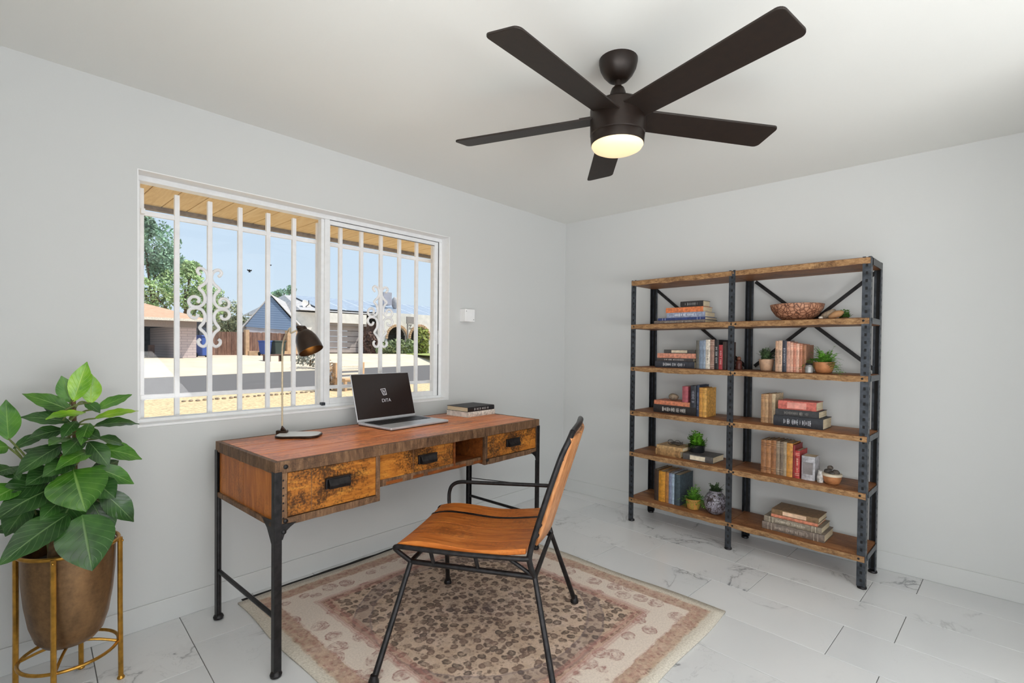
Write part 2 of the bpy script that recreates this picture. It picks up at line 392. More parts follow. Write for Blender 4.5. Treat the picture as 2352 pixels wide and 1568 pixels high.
wpart('roller_clip', MB().bx(MX-.03, MX-.008, .07, .1, zb-.004, zb+.014), M['steel'], bevel=.002)

# ------------------------------------------------------------------ ceiling fan
FC = Vector((-1.956, -1.711, CEIL))
fan = thing('ceiling_fan', 'dark bronze five-blade ceiling fan with a lit round lens', 'fan', FC)
obj('canopy', MB().lathe([(.075, 0), (.075, -.012), (.070, -.035), (.058, -.058), (.040, -.078), (.030, -.082)], 36), M['fan'], fan, smooth=True)
obj('downrod', MB().tube([(0, 0, -.08), (0, 0, -.135)], .0135, 16), M['fan'], fan, smooth=True)
obj('coupling', MB().lathe([(.016, -.105), (.024, -.112), (.03, -.128), (.036, -.15), (.04, -.165), (.04, -.178)], 24), M['fan'], fan, smooth=True)
obj('motor_housing', MB().lathe([(.05, -.172), (.094, -.176), (.106, -.186), (.108, -.2), (.107, -.294), (.104, -.298)], 48), M['fan'], fan, smooth=True)
lk = obj('light_kit', MB().lathe([(.100, -.297), (.1045, -.299), (.1055, -.303), (.103, -.332), (.1, -.334)], 48), M['fan'], fan, smooth=True)
obj('lens', MB().lathe([(.1, -.331), (.101, -.336), (.094, -.348), (.078, -.356), (.05, -.362), (.02, -.364), (.002, -.3642)], 48), M['lens'], lk, smooth=True)
bl_mesh = None
for k in range(5):
    ang = math.radians(38.5+72*k)
    if bl_mesh is None:
        mb = MB(); R0, R1 = .075, .698; w0, w1 = .118, .138; rc = .022
        out = [(R0, -w0/2), (R1-rc, -w1/2)]+[(R1-rc+rc*math.sin(a), -w1/2+rc-rc*math.cos(a)) for a in [PI/2*i/5 for i in range(1, 6)]]
        out += [(R1-rc+rc*math.cos(a), w1/2-rc+rc*math.sin(a)) for a in [PI/2*i/5 for i in range(0, 6)]]+[(R0, w0/2)]
        tl = math.radians(-12)
        f0 = lambda x, y: (x, y*math.cos(tl), -.225+y*math.sin(tl)-.004)
        f1 = lambda x, y: (x, y*math.cos(tl), -.225+y*math.sin(tl)+.004)
        mb.prism(out, f0, f1); bl_mesh = mb.mesh('blade'); bl_mesh.materials.append(M['fan_blade'])
        ir = MB().box((.105, 0, -.213), (.09, .05, .008), Matrix.Rotation(tl, 3, 'X')); ir_mesh = ir.mesh('blade_iron'); ir_mesh.materials.append(M['fan'])
    b = link(bpy.data.objects.new('blade', bl_mesh), fan); b.rotation_euler.z = ang
    m = b.modifiers.new('b', 'BEVEL'); m.width = .002; m.segments = 2
    c = link(bpy.data.objects.new('blade_iron', ir_mesh), b)
# ------------------------------------------------------------------ wall box
wbx = thing('wall_sensor_box', 'small white plastic box on the wall right of the window', 'sensor', (-1.232, 0, 1.487))
obj('housing', MB().bx(-.048, .048, -.062, 0, 0, .092), M['white'], wbx, bevel=.003)
for sx, sz in ((-.036, .076), (.036, .016)):
    s_ = obj('screw', MB().lathe([(.0028, 0), (.0028, .001)], 10), M['gasket'], wbx); s_.rotation_euler.x = PI/2; s_.location = (sx, -.0621, sz)

# ------------------------------------------------------------------ rug
RX0, RX1, RY0, RY1 = -2.80, -1.165, -1.885, -.075
rc_ = Vector(((RX0+RX1)/2, (RY0+RY1)/2, 0)); hx, hy = (RX1-RX0)/2, (RY1-RY0)/2
g = G('rug_weave'); cN = g.n('TexCoord'); vobj = cN.outputs['Object']
dn = g.n('VectorMath', operation='SCALE'); dis = g.noise(vobj, 16, 3, .6, 0, 1)
sub = g.n('VectorMath', operation='SUBTRACT'); g.put(sub.inputs[0], dis); sub.inputs[1].default_value = (.5, .5, .5)
g.t.links.new(sub.outputs[0], dn.inputs[0]); dn.inputs['Scale'].default_value = .030
adn = g.n('VectorMath', operation='ADD'); g.put(adn.inputs[0], vobj); g.t.links.new(dn.outputs[0], adn.inputs[1]); vw = adn.outputs[0]
se = g.n('SeparateXYZ'); g.put(se.inputs[0], vw); X_, Y_ = se.outputs[0], se.outputs[1]
dE = g.math('MINIMUM', g.math('SUBTRACT', hx, g.math('ABSOLUTE', X_)), g.math('SUBTRACT', hy, g.math('ABSOLUTE', Y_)))
rad = g.math('SQRT', g.math('ADD', g.math('MULTIPLY', X_, X_), g.math('MULTIPLY', Y_, Y_)))
n_big = g.noise(vobj, 7, 5, .65); n_f = g.noise(vobj, 120, 4, .7); n_m = g.noise(vobj, 40, 4, .65)
field = g.ramp(n_big, [(.35, (204, 178, 154)), (.55, (220, 196, 174)), (.7, (228, 204, 188))])
v1 = g.voro(vw, 27, 'F1', .85); v1c = g.voro(vw, 27, 'F1', .85, 'Color')
spot = g.ramp(v1, [(.24, .75), (.38, 1.0), (.48, .9), (.56, 0.0)])
vse = g.n('SeparateColor'); g.put(vse.inputs[0], v1c)
spot = g.math('MULTIPLY', spot, g.ramp(vse.outputs[0], [(.12, 0.15), (.2, 1.0)]))
spot = g.math('MULTIPLY', spot, g.ramp(n_m, [(.34, .45), (.48, 1.0)]))
v1b = g.voro(vw, 52, 'F1', 1); spb = g.math('MULTIPLY', g.ramp(v1b, [(.3, 1.0), (.42, 0.0)]), g.ramp(n_m, [(.44, 0.0), (.56, .7)]))
field = g.mix(spb, field, lin((150, 126, 112)))
spotcol = g.mix(vse.outputs[1], lin((78, 70, 66)), lin((128, 104, 94)))
col = g.mix(g.math('MULTIPLY', g.math('MULTIPLY', spot, .9), g.math('ADD', g.math('MULTIPLY', g.math('GREATER_THAN', dE, .30), .75), .25)), field, spotcol)
# medallion ring and centre
ring = g.ramp(g.math('ABSOLUTE', g.math('SUBTRACT', rad, .565)), [(0, .55), (.03, .5), (.034, 1.0), (.040, 1.0), (.044, 0.0)])
col = g.mix(g.math('MULTIPLY', ring, .6), col, lin((128, 114, 116)))
inner = g.ramp(rad, [(.05, .75), (.10, .15), (.14, .6), (.19, .1), (.30, .25), (.5, 0.0)])
col = g.mix(g.math('MULTIPLY', inner, g.ramp(n_m, [(.4, .1), (.6, 1.0)])), col, lin((84, 72, 74)))
# border: cream band with red-brown flowers
v2 = g.voro(vw, 10.5, 'F1', .8); fl2 = g.ramp(v2, [(.0, 1.0), (.10, .25), (.14, 1.0), (.20, .35), (.24, .9), (.36, .5), (.40, 1.0), (.46, 0.0)])
fl2 = g.math('MULTIPLY', fl2, g.ramp(n_m, [(.40, .15), (.58, 1.0)]))
bcol = g.mix(g.math('MULTIPLY', fl2, .82), lin((238, 224, 210)), lin((158, 98, 90)))
b_in = g.math('GREATER_THAN', dE, .13); b_out = g.math('LESS_THAN', dE, .29); col = g.mix(g.math('MULTIPLY', b_in, b_out), col, bcol)
stripe = g.ramp(g.math('ABSOLUTE', g.math('SUBTRACT', dE, .30)), [(0, .3), (.018, .9), (.024, .2), (.03, .7), (.036, 0.0)])
col = g.mix(g.math('MULTIPLY', stripe, .75), col, lin((192, 136, 126)))
stripe2 = g.ramp(g.math('ABSOLUTE', g.math('SUBTRACT', dE, .10)), [(0, .75), (.028, .65), (.033, 1.0), (.038, 0.0)])
col = g.mix(g.math('MULTIPLY', stripe2, g.ramp(n_m, [(.4, .15), (.62, .8)])), col, lin((186, 138, 126)))
edge = g.ramp(dE, [(.05, 1.0), (.058, 0.0)]); col = g.mix(edge, col, g.ramp(n_f, [(.3, (212, 202, 186)), (.7, (232, 224, 210))]))
col = g.mix(g.math('MULTIPLY', g.ramp(n_f, [(.35, 1.0), (.6, 0.0)]), .18), col, lin((110, 92, 84)))
g.bump(n_f, .5, .003); M['rug'] = g.set(col, .95, spec=.1)
mb = MB(); nxs, nys = 40, 44; b0 = 0
for j in range(nys+1):
    for i in range(nxs+1):
        x = -hx+2*hx*i/nxs; y = -hy+2*hy*j/nys
        x += .006*math.sin(y*9+1)*(abs(i-nxs/2)/(nxs/2))**6; y += .006*math.sin(x*8)*(abs(j-nys/2)/(nys/2))**6
        mb.v.append((x, y, .0085+.0012*noise.noise(Vector((x*6, y*6, 0)))))
for j in range(nys):
    for i in range(nxs): a = j*(nxs+1)+i; mb.f.append((a, a+1, a+nxs+2, a+nxs+1))
rug = obj('area_rug', mb, M['rug'], smooth='all'); rug.location = rc_
m = rug.modifiers.new('s', 'SOLIDIFY'); m.thickness = .007; m.offset = -1
tag(rug, 'faded beige and pink oriental rug with dark medallion under the chair', 'rug')
strip_mb = MB(); pts = []  # thin near-black strip along the baseboard side of the rug
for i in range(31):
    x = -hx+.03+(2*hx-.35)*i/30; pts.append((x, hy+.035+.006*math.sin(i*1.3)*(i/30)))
strip_mb.prism([(-hx+.03, hy-.12), (hx-.32, hy-.12)]+pts[::-1], lambda x, y: (x, y, -.001), lambda x, y: (x, y, .0012))
po_ = obj('dark_strip', strip_mb, plain((30, 27, 24), .9)); po_.location = rc_+Vector((0, 0, .0012))
tag(po_, 'thin dark strip lying between rug and baseboard', 'rug pad')
# ------------------------------------------------------------------ desk
DA = .03; DX, DD, DH = 1.66, .64, .846
desk = thing('writing_desk', 'reclaimed orange wood desk with dark metal legs and three drawers', 'desk', (-2.9, -.785, 0), DA)
def dpart(name, mb, mat, parent=desk, **k): return obj(name, mb, mat, parent, **k)
def Dw(x, y, z):                                            # desk local -> world
    return Vector((-2.9+x*math.cos(DA)-y*math.sin(DA), -.785+x*math.sin(DA)+y*math.cos(DA), z))
ZT = .800
# top planks, five boards with slightly different height
ys = [.022, .115, .20, .325, .43, .535, DD-.018]
for i in range(6):
    x0, x1 = .02, DX-.02
    o = dpart('top_plank', MB().bx(0, x1-x0, 0, ys[i+1]-ys[i]-.0012, 0, .035), M['desk_plank'], bevel=.002); o.location = (x0, ys[i], DH-.035-(.0006 if i % 2 else 0))
def rough_edge(name, p0, p1, w, h, z0, mat=M['desk_edge'], seg=28, amp=.0025, parent=desk):
    """an irregular strip of weathered wood from p0 to p1 (local xy), w wide to its left"""
    mb = MB(); d = (Vector(p1)-Vector(p0)); L = d.length; d.normalize(); n_ = Vector((-d.y, d.x))
    for i in range(seg+1):
        t = L*i/seg; c = Vector(p0)+d*t
        e = amp*noise.noise(Vector((t*17+z0*9, w*50, p0[0]))); e2 = amp*noise.noise(Vector((t*23, z0*13+4, p0[1])))
        a = c-n_*e; b_ = c+n_*w
        mb.v += [(a.x, a.y, z0+e2), (b_.x, b_.y, z0), (b_.x, b_.y, z0+h), (a.x, a.y, z0+h+e2*.3)]
    for i in range(seg):
        k = i*4
        for q in range(4): mb.f.append((k+q, k+(q+1) % 4, k+4+(q+1) % 4, k+4+q))
    mb.f += [(3, 2, 1, 0), tuple(seg*4+q for q in range(4))]
    return obj(name, mb, mat, parent, bevel=.002, seg=2)
rough_edge('top_edge', (0, 0), (DX, 0), .022, .048, DH-.048)
rough_edge('top_edge', (0, DD), (0, 0), .020, .048, DH-.048)
rough_edge('top_edge', (DX, 0), (DX, DD), .020, .048, DH-.048)
rough_edge('top_edge', (DX, DD), (0, DD), .018, .048, DH-.048)
zL, zC, zR = .588, .648, .634
FYD = .012
# left pedestal
dpart('side_panel', MB().bx(.008, .024, .034, .33, zL+.02, ZT), M['side_wood'], bevel=.001)
dpart('side_panel', MB().bx(.008, .024, .331, DD-.03, zL+.02, ZT), M['side_wood'], bevel=.001)
dpart('side_panel', MB().bx(.455, .472, .02, DD-.02, zL, ZT), M['inner_wood'], bevel=.002)
dpart('side_panel', MB().bx(1.175, 1.192, .02, DD-.02, zR, ZT), M['inner_wood'], bevel=.002)
dpart('side_panel', MB().bx(DX-.024, DX-.008, .03, DD-.03, zR+.02, ZT), M['side_wood'], bevel=.002)
dpart('bottom_panel', MB().bx(.01, .47, .02, DD-.02, zL, zL+.014), M['inner_wood'])
dpart('bottom_panel', MB().bx(.472, 1.175, .03, DD-.02, zC, zC+.014), M['inner_wood'])
dpart('bottom_panel', MB().bx(1.18, DX-.01, .02, DD-.02, zR, zR+.014), M['inner_wood'])
dpart('back_panel', MB().bx(.02, DX-.02, DD-.02, DD-.01, zC, ZT), M['inner_wood'])
dpart('divider', MB().bx(.955, .968, .03, DD-.02, zC+.014, ZT), M['inner_wood'])
def frame(x0, x1, z0, z1, w=.022, bw=.03):
    rough_edge('front_rail', (x0, .004), (x1, .004), .02, bw, z0, seg=16)
    dpart('front_stile', MB().bx(x0, x0+w, .004, .024, z0+bw, ZT), M['desk_edge'], bevel=.002)
    dpart('front_stile', MB().bx(x1-w, x1, .004, .024, z0+bw, ZT), M['desk_edge'], bevel=.002)
frame(.028, .478, zL, ZT); frame(1.168, DX-.004, zR, ZT)
rough_edge('front_rail', (.478, .03), (1.168, .03), .018, .032, zC-.004, seg=20)
def drawer(x0, x1, z0, z1, y, planks, hx_, hz):
    cx_, cz = (x0+x1)/2, (z0+z1)/2
    d = dpart('drawer', MB().bx(x0-cx_, x1-cx_, 0, .014, z0-cz, z1-cz), M['drawer_wood'], bevel=.0015); d.location = (cx_, y, cz)
    dpart('drawer_box', MB().bx(x0-cx_+.01, x1-cx_-.01, .014, .45, z0-cz+.008, z1-cz-.02), M['inner_wood'], d)
    for xx in planks:
        dpart('plank_seam', MB().bx(xx-.0012-cx_, xx+.0012-cx_, -.0004, .001, z0-cz+.002, z1-cz-.002), M['desk_edge'], d)
    hw, hh = .058, .023
    hd = MB()
    hd.bx(-hw, hw, -.004, 0, -hh, hh)
    hd.bx(-hw, hw, -.016, -.004, hh-.006, hh).bx(-hw, -hw+.006, -.014, -.004, -hh, hh).bx(hw-.006, hw, -.014, -.004, -hh, hh)
    # hooded cup: wedge leaning out at the bottom
    hd.prism([(-.004, hh-.005), (-.012, hh-.005), (-.027, -hh*.35), (-.024, -hh), (-.004, -hh)], lambda a, b: (-hw+.012, a, b), lambda a, b: (hw-.008, a, b))
    h = dpart('handle', hd, M['black_metal'], d, bevel=.0015); h.location = (hx_-cx_, 0, hz-cz)
    return d
drawer(.052, .455, zL+.034, ZT-.004, .006, (.15,), .265, .722)
drawer(.482, .952, zC+.026, ZT-.004, .034, (.69,), .775, .735)
drawer(1.192, DX-.03, zR+.034, ZT-.004, .006, (1.24,), 1.405, .735)
# metal legs: angle irons at the corners with ball feet
def leg(x, y, sx, sy, zf=0.0):
    mb = MB(); w, t = .029, .004
    mb.bx(x, x+sx*w, y, y+sy*t, .016, ZT+.006); mb.bx(x, x+sx*t, y+sy*t, y+sy*w, .016, ZT+.006)
    mb.tube([(x+sx*.013, y+sy*.013, .016), (x+sx*.013, y+sy*.013, .585)], .0105, 10)
    l = dpart('leg', mb, M['black_metal'], smooth=True, bevel=.001)
    dpart('foot', MB().lathe([(.012, 0), (.021, .004), (.023, .013), (.019, .022), (.012, .027)], 16, (x+sx*.013, y+sy*.013, zf)), M['black_metal'], l, smooth=True)
leg(-.003, -.003, 1, 1); leg(-.003, DD+.003, 1, -1); leg(DX+.003, -.003, -1, 1, .0105); leg(DX+.003, DD+.003, -1, -1, .0105)
for x in (.010, DX-.010):
    dpart('stretcher', MB().tube([(x, .02, .232), (x, DD-.02, .232)], .0095, 10), M['black_metal'], smooth=True)
dpart('brace', MB().tube([(DX-.012, .02, .42), (DX-.012, DD-.02, .36)], .003, 8), M['black_metal'], smooth=True)
# gussets, straps and bolts
def gusset(pts, y0, y1): dpart('gusset', MB().prism(pts, lambda a, b: (a, y0, b), lambda a, b: (a, y1, b)), M['black_metal'], bevel=.001)
gusset([(.026, zL+.012), (.085, zL+.008), (.06, zL-.006), (.04, zL-.022), (.030, zL-.05), (.026, zL-.05)], -.002, .002)
gusset([(DX-.026, zR+.012), (DX-.085, zR+.008), (DX-.06, zR-.006), (DX-.04, zR-.022), (DX-.03, zR-.05), (DX-.026, zR-.05)], -.002, .002)
dpart('gusset', MB().prism([(.026, zL+.03), (.12, zL+.022), (.07, zL-.01), (.04, zL-.05), (.026, zL-.07)], lambda a, b: (-.002, a, b), lambda a, b: (.002, a, b)), M['black_metal'], bevel=.001)
dpart('lower_rail', MB().bx(-.002, .012, .03, DD-.03, zL, zL+.022), M['desk_edge'], bevel=.002)
for (x, z) in ((.040, DH-.022), (.040, zL+.022), (.034, zL-.02), (1.182, zR+.028)):
    b = dpart('bolt', MB().lathe([(.009, 0), (.009, .003), (.006, .006), (.001, .007)], 12), M['black_metal'], smooth=True); b.rotation_euler.x = PI/2; b.location = (x, -.002, z)
for z in (.62, .65, .68, .71, .74, .77):
    b = dpart('rivet', MB().lathe([(.004, 0), (.003, .002), (.001, .0028)], 8), M['black_metal']); b.rotation_euler.x = PI/2; b.location = (.034, .004, z)

# ------------------------------------------------------------------ desk chair
CA = math.radians(30.5)
chair = thing('desk_chair', 'orange wood desk chair with black tube frame and single armrest on rug', 'chair', (-2.15, -1.13, .0095), CA)
def cpart(name, mb, mat, parent=chair, **k): return obj(name, mb, mat, parent, **k)
SZ = .49
def seat_z(y): # waterfall front, rising slightly at the back
    return SZ - .02*max(0, (y-.16)/.115)**2 + .012*max(0, (-y-.12)/.155)**2 - .012*math.exp(-((y+.05)/.12)**2)
def seat_plank(x0, x1, y0, y1, t=.022, dish=.008):
    mb = MB(); n_, k_ = 16, 3
    for i in range(n_+1):
        y = y0+(y1-y0)*i/n_
        for q in range(k_+1):
            x = x0+(x1-x0)*q/k_; z = seat_z(y)-dish*(1-(x/.26)**2)+dish
            mb.v.append((x, y, z))
        for q in range(k_+1):
            x = x0+(x1-x0)*q/k_; z = seat_z(y)-dish*(1-(x/.26)**2)+dish-t
            mb.v.append((x, y, z))
    w_ = 2*(k_+1)
    for i in range(n_):
        b = i*w_
        for q in range(k_):
            mb.f.append((b+q, b+q+1, b+w_+q+1, b+w_+q)); mb.f.append((b+k_+1+q, b+w_+k_+1+q, b+w_+k_+2+q, b+k_+2+q))
        mb.f.append((b, b+w_, b+w_+k_+1, b+k_+1)); mb.f.append((b+k_, b+2*k_+1, b+w_+2*k_+1, b+w_+k_))
    mb.f.append(tuple(list(range(0, k_+1))+list(range(2*k_+1, k_, -1))))
    e = n_*w_; mb.f.append(tuple([e+q for q in range(0, k_+1)][::-1]+[e+q for q in range(k_+1, 2*k_+2)]))
    return mb
for x0, x1 in ((-.258, -.150), (-.149, .0), (.001, .132), (.156, .262)):
    cpart('seat_plank', seat_plank(x0, x1, -.272, .268), M['seat_wood'], smooth=True, bevel=.003)
cpart('seat_strip', seat_plank(.134, .154, -.275, .272, .016), M['black_metal'], smooth=True)
R = .0105
J = {}
def tubep(name, pts, r=R, parent=chair): return cpart(name, MB().tube(pts, r, 12), M['black_metal'], parent, smooth=True)
def smoothpts(pts, n=6):
    pts = [Vector(q) for q in pts]; out = []
    for i in range(len(pts)-1):
        p0 = pts[max(i-1, 0)]; p1 = pts[i]; p2 = pts[i+1]; p3 = pts[min(i+2, len(pts)-1)]
        for k in range(n):
            t = k/n; out.append(.5*((2*p1)+(-p0+p2)*t+(2*p0-5*p1+4*p2-p3)*t*t+(-p0+3*p1-3*p2+p3)*t**3))
    out.append(pts[-1]); return out
for sx in (-1, 1):
    # under-seat rail, splayed legs and front bend
    jf, jb = Vector((sx*.215, .225, .392)), Vector((sx*.235, -.305, .392))
    ff, fb = Vector((sx*.418, .285, .012)), Vector((sx*.372, -.41, .012))
    lf = tubep('leg', [ff, jf], [.0125, .0105]); lb = tubep('leg', [fb, jb], [.0125, .0105])
    for l_, f_ in ((lf, ff), (lb, fb)):
        cpart('foot', MB().lathe([(.020, -.012), (.021, -.004), (.016, .01), (.0125, .022)], 14, f_), M['black_metal'], l_, smooth=True)
    tubep('side_rail', [jf, jb], .011)
    tubep('seat_support', smoothpts([jf, (sx*.25, .272, .448), (sx*.262, .27, .468), (sx*.264, .22, .47), (sx*.266, 0, .466), (sx*.264, -.24, .470), (sx*.262, -.285, .474)], 5), .010)
    for yy in (.12, -.07):
        tubep('spacer', [(sx*.222, yy, .392), (sx*.245, yy+.01, .468)], .008)
    # back post: down to the rear joint, up to the rounded top
    zt_ = .95
    tubep('back_post', smoothpts([jb, (sx*.25, -.29, .44), (sx*.26, -.29, .50), (sx*.258, -.335, .66), (sx*.25, -.40, .86), (sx*.235, -.43, zt_-.02), (sx*.20, -.442, zt_+.012)], 5), .0115)
    tubep('rear_brace', [(sx*.235, -.305, .392), (sx*.255, -.20, .466)], .008)
tubep('cross_rail', [(-.215, .225, .392), (.215, .225, .392)], .010)
tubep('cross_rail', [(-.235, -.305, .392), (.235, -.305, .392)], .010)
tubep('top_rail', smoothpts([(-.20, -.442, .962), (-.1, -.452, .972), (0, -.455, .974), (.1, -.452, .972), (.20, -.442, .962)], 4), .0115)
tubep('back_rail', smoothpts([(-.258, -.31, .56), (-.1, -.335, .556), (.1, -.335, .556), (.258, -.31, .56)], 4), .009)
tubep('armrest', smoothpts([(.258, -.325, .618), (.27, -.2, .612), (.272, .08, .604), (.272, .17, .601), (.272, .212, .582), (.27, .227, .55), (.268, .229, .51), (.264, .225, .475)], 6), .0095)
# curved wooden back panel in two boards
def back_board(x0, x1, z0, z1):
    mb = MB(); n_, k_ = 8, 6
    for i in range(n_+1):
        z = z0+(z1-z0)*i/n_; yb = -.318-(z-.56)*.31
        for q in range(k_+1):
            x = x0+(x1-x0)*q/k_; y = yb-.028*(1-(x/.24)**2)
            mb.v.append((x, y, z))
    for i in range(n_):
        for q in range(k_): a = i*(k_+1)+q; mb.f.append((a, a+1, a+k_+2, a+k_+1))
    return mb
for x0, x1 in ((-.238, -.081), (-.079, .079), (.081, .238)):
    o = cpart('back_board', back_board(x0, x1, .52, .945), M['back_wood'], smooth='all')
    m = o.modifiers.new('s', 'SOLIDIFY'); m.thickness = .014; m.offset = 0
for zz in (.60, .86):
    tubep('back_slat', smoothpts([(-.256, -.318-(zz-.56)*.31+.006, zz), (-.1, -.345-(zz-.56)*.31+.012, zz), (.1, -.345-(zz-.56)*.31+.012, zz), (.256, -.318-(zz-.56)*.31+.006, zz)], 4), .006)

# ------------------------------------------------------------------ laptop
LA = math.radians(4.5)
lap = thing('laptop', 'open silver laptop with dark screen on the desk', 'laptop', (-1.985, -.175, DH), LA)
LW, LDp = .215, .29
base = obj('base', MB().bx(-LW, LW, -LDp, .012, .003, .017), M['laptop_silver'], lap, bevel=.006, seg=3)
obj('underside', MB().bx(-LW+.004, LW-.004, -LDp+.004, .008, 0.0, .006), M['laptop_dark'], lap)
kb = MB()
for r_ in range(6):
    n_ = 14
    for c_ in range(n_):
        if r_ == 5 and 4 <= c_ <= 8:
            if c_ == 4: kb.bx(-.19+c_*.0271, -.19+9*.0271-.003, -.155, -.133, .0172, .0192)
            continue
        x0 = -.19+c_*.0271; y1 = -.018-r_*.0235
        kb.bx(x0, x0+.0245, y1-.0205, y1, .0172, .0192)
k_ = obj('keyboard', kb, M['laptop_dark'], base); k_['kind'] = 'stuff'
obj('keyboard_well', MB().bx(-.193, .193, -.159, -.015, .0165, .0173), plain((58, 58, 62), .5), base)
obj('trackpad', MB().bx(-.06, .06, -.27, -.185, .0168, .0176), plain((190, 192, 197), .3, .3, .02), base)
lid = obj('lid', MB().bx(-LW, LW, 0, .007, 0, .285), M['laptop_silver'], lap, bevel=.003); lid.location = (0, .012, .016); lid.rotation_euler.x = math.radians(-16)
obj('screen', MB().bx(-LW+.004, LW-.004, -.0012, .0005, .014, .281), M['screen'], lid)
# the mark on the screen: tilted square glass icon over a short word
ic = MB()
def bar2(p, q, w): 
    a, b = Vector(p), Vector(q); d = (b-a).normalized(); n_ = Vector((-d.y, d.x))*w/2
    ic.prism([tuple(a-n_), tuple(b-n_), tuple(b+n_), tuple(a+n_)], lambda x, z: (x, -.0016, z), lambda x, z: (x, -.0011, z))
P = [(-.021, .185), (.013, .187), (.017, .149), (-.008, .147)]
for i in range(4): bar2(P[i], P[(i+1) % 4], .0022)
bar2((-.006, .18), (.006, .16), .0018); bar2((.008, .18), (.004, .162), .0016); bar2((-.008, .156), (.014, .153), .0016); bar2((-.010, .18), (-.004, .160), .0014)
obj('screen_icon', ic, M['logo'], lid)
tx = bpy.data.curves.new('screen_word', 'FONT'); tx.body = 'DITA'; tx.size = .030; tx.extrude = .0002; tx.align_x = 'CENTER'; tx.offset = -.0006
to = bpy.data.objects.new('screen_word', tx); COL.objects.link(to)
bpy.context.view_layer.update()
me = bpy.data.meshes.new_from_object(to); bpy.data.objects.remove(to)
o = obj('screen_word', me, M['logo'], lid); o.rotation_euler.x = PI/2; o.location = (.008, -.0014, .104)

# ------------------------------------------------------------------ desk lamp
lamp_c = Vector((-2.585, -.285, DH))
lamp = thing('desk_lamp', 'brown metal desk lamp with lit bell shade and flat white base', 'lamp', lamp_c, math.radians(-40))
def rrect(a, b, r, n=6):
    out = []
    for cx_, cy_, a0 in ((a-r, b-r, 0), (-a+r, b-r, PI/2), (-a+r, -b+r, PI), (a-r, -b+r, 1.5*PI)):
        out += [(cx_+r*math.cos(a0+PI/2*i/n), cy_+r*math.sin(a0+PI/2*i/n)) for i in range(n+1)]
    return out
obj('base', MB().prism(rrect(.105, .075, .05), lambda x, y: (x, y, 0), lambda x, y: (x, y, .011)), M['lamp_shade'], lamp, bevel=.003)
obj('tray', MB().prism(rrect(.099, .069, .046), lambda x, y: (x, y, .0105), lambda x, y: (x, y, .0125)), M['lamp_tray'], lamp)
obj('foot_block', MB().bx(-.118, -.066, .018, .05, 0, .026).prism([(-.10, .026), (-.07, .026), (-.09, .05)], lambda x, z: (x, .024, z), lambda x, z: (x, .034, z)), M['lamp_shade'], lamp, bevel=.003)
Mi = (Matrix.Translation(lamp_c) @ Matrix.Rotation(math.radians(-40), 4, 'Z')).inverted()
hp = lambda px, py, d=2.36: Mi @ (CAM + ray(px, py)*d)          # a point at depth d, in lamp space
D0 = 2.36
top = hp(697, 764, D0); ax_ = (Mi.to_3x3() @ (RT*.44-UP*.87-FW*.16)).normalized(); Lh = .098
s0 = Vector((-.092, .034, .02))
stem = smoothpts([s0, s0+Vector((0, 0, .12)), s0+Vector((0, 0, .30)), s0+Vector((.002, 0, .44)), s0.lerp(top, .35)+Vector((0, 0, .345)), hp(668, 764, D0), hp(682, 758, D0)], 6)
obj('arm', MB().tube(stem, .0042, 10), M['brass'], lamp, smooth=True)
sh = MB(); prof = [(.018, -.012), (.028, -.006), (.040, .010), (.049, .032), (.054, .056), (.0565, .08), (.057, Lh)]
obj_shade = None
inner = [(r-.0025, z) for r, z in prof[::-1]]
shade = MB().lathe(prof+inner, 32, caps=True)
q = ax_.to_track_quat('Z', 'Y')
osh = obj('shade', shade, M['lamp_shade'], lamp, smooth=True, ang=50); osh.rotation_mode = 'QUATERNION'; osh.rotation_quaternion = q; osh.location = top
obj('socket', MB().lathe([(.012, -.03), (.022, -.024), (.024, -.006), (.02, .004)], 20), M['lamp_shade'], osh, smooth=True)
obj('knuckle', MB().box((0, 0, -.028), (.05, .016, .018)), M['lamp_shade'], osh, bevel=.004)
obj('bulb', MB().ball((0, 0, .042), (.020, .020, .026), 16, 10), M['bulb'], osh, smooth='all')

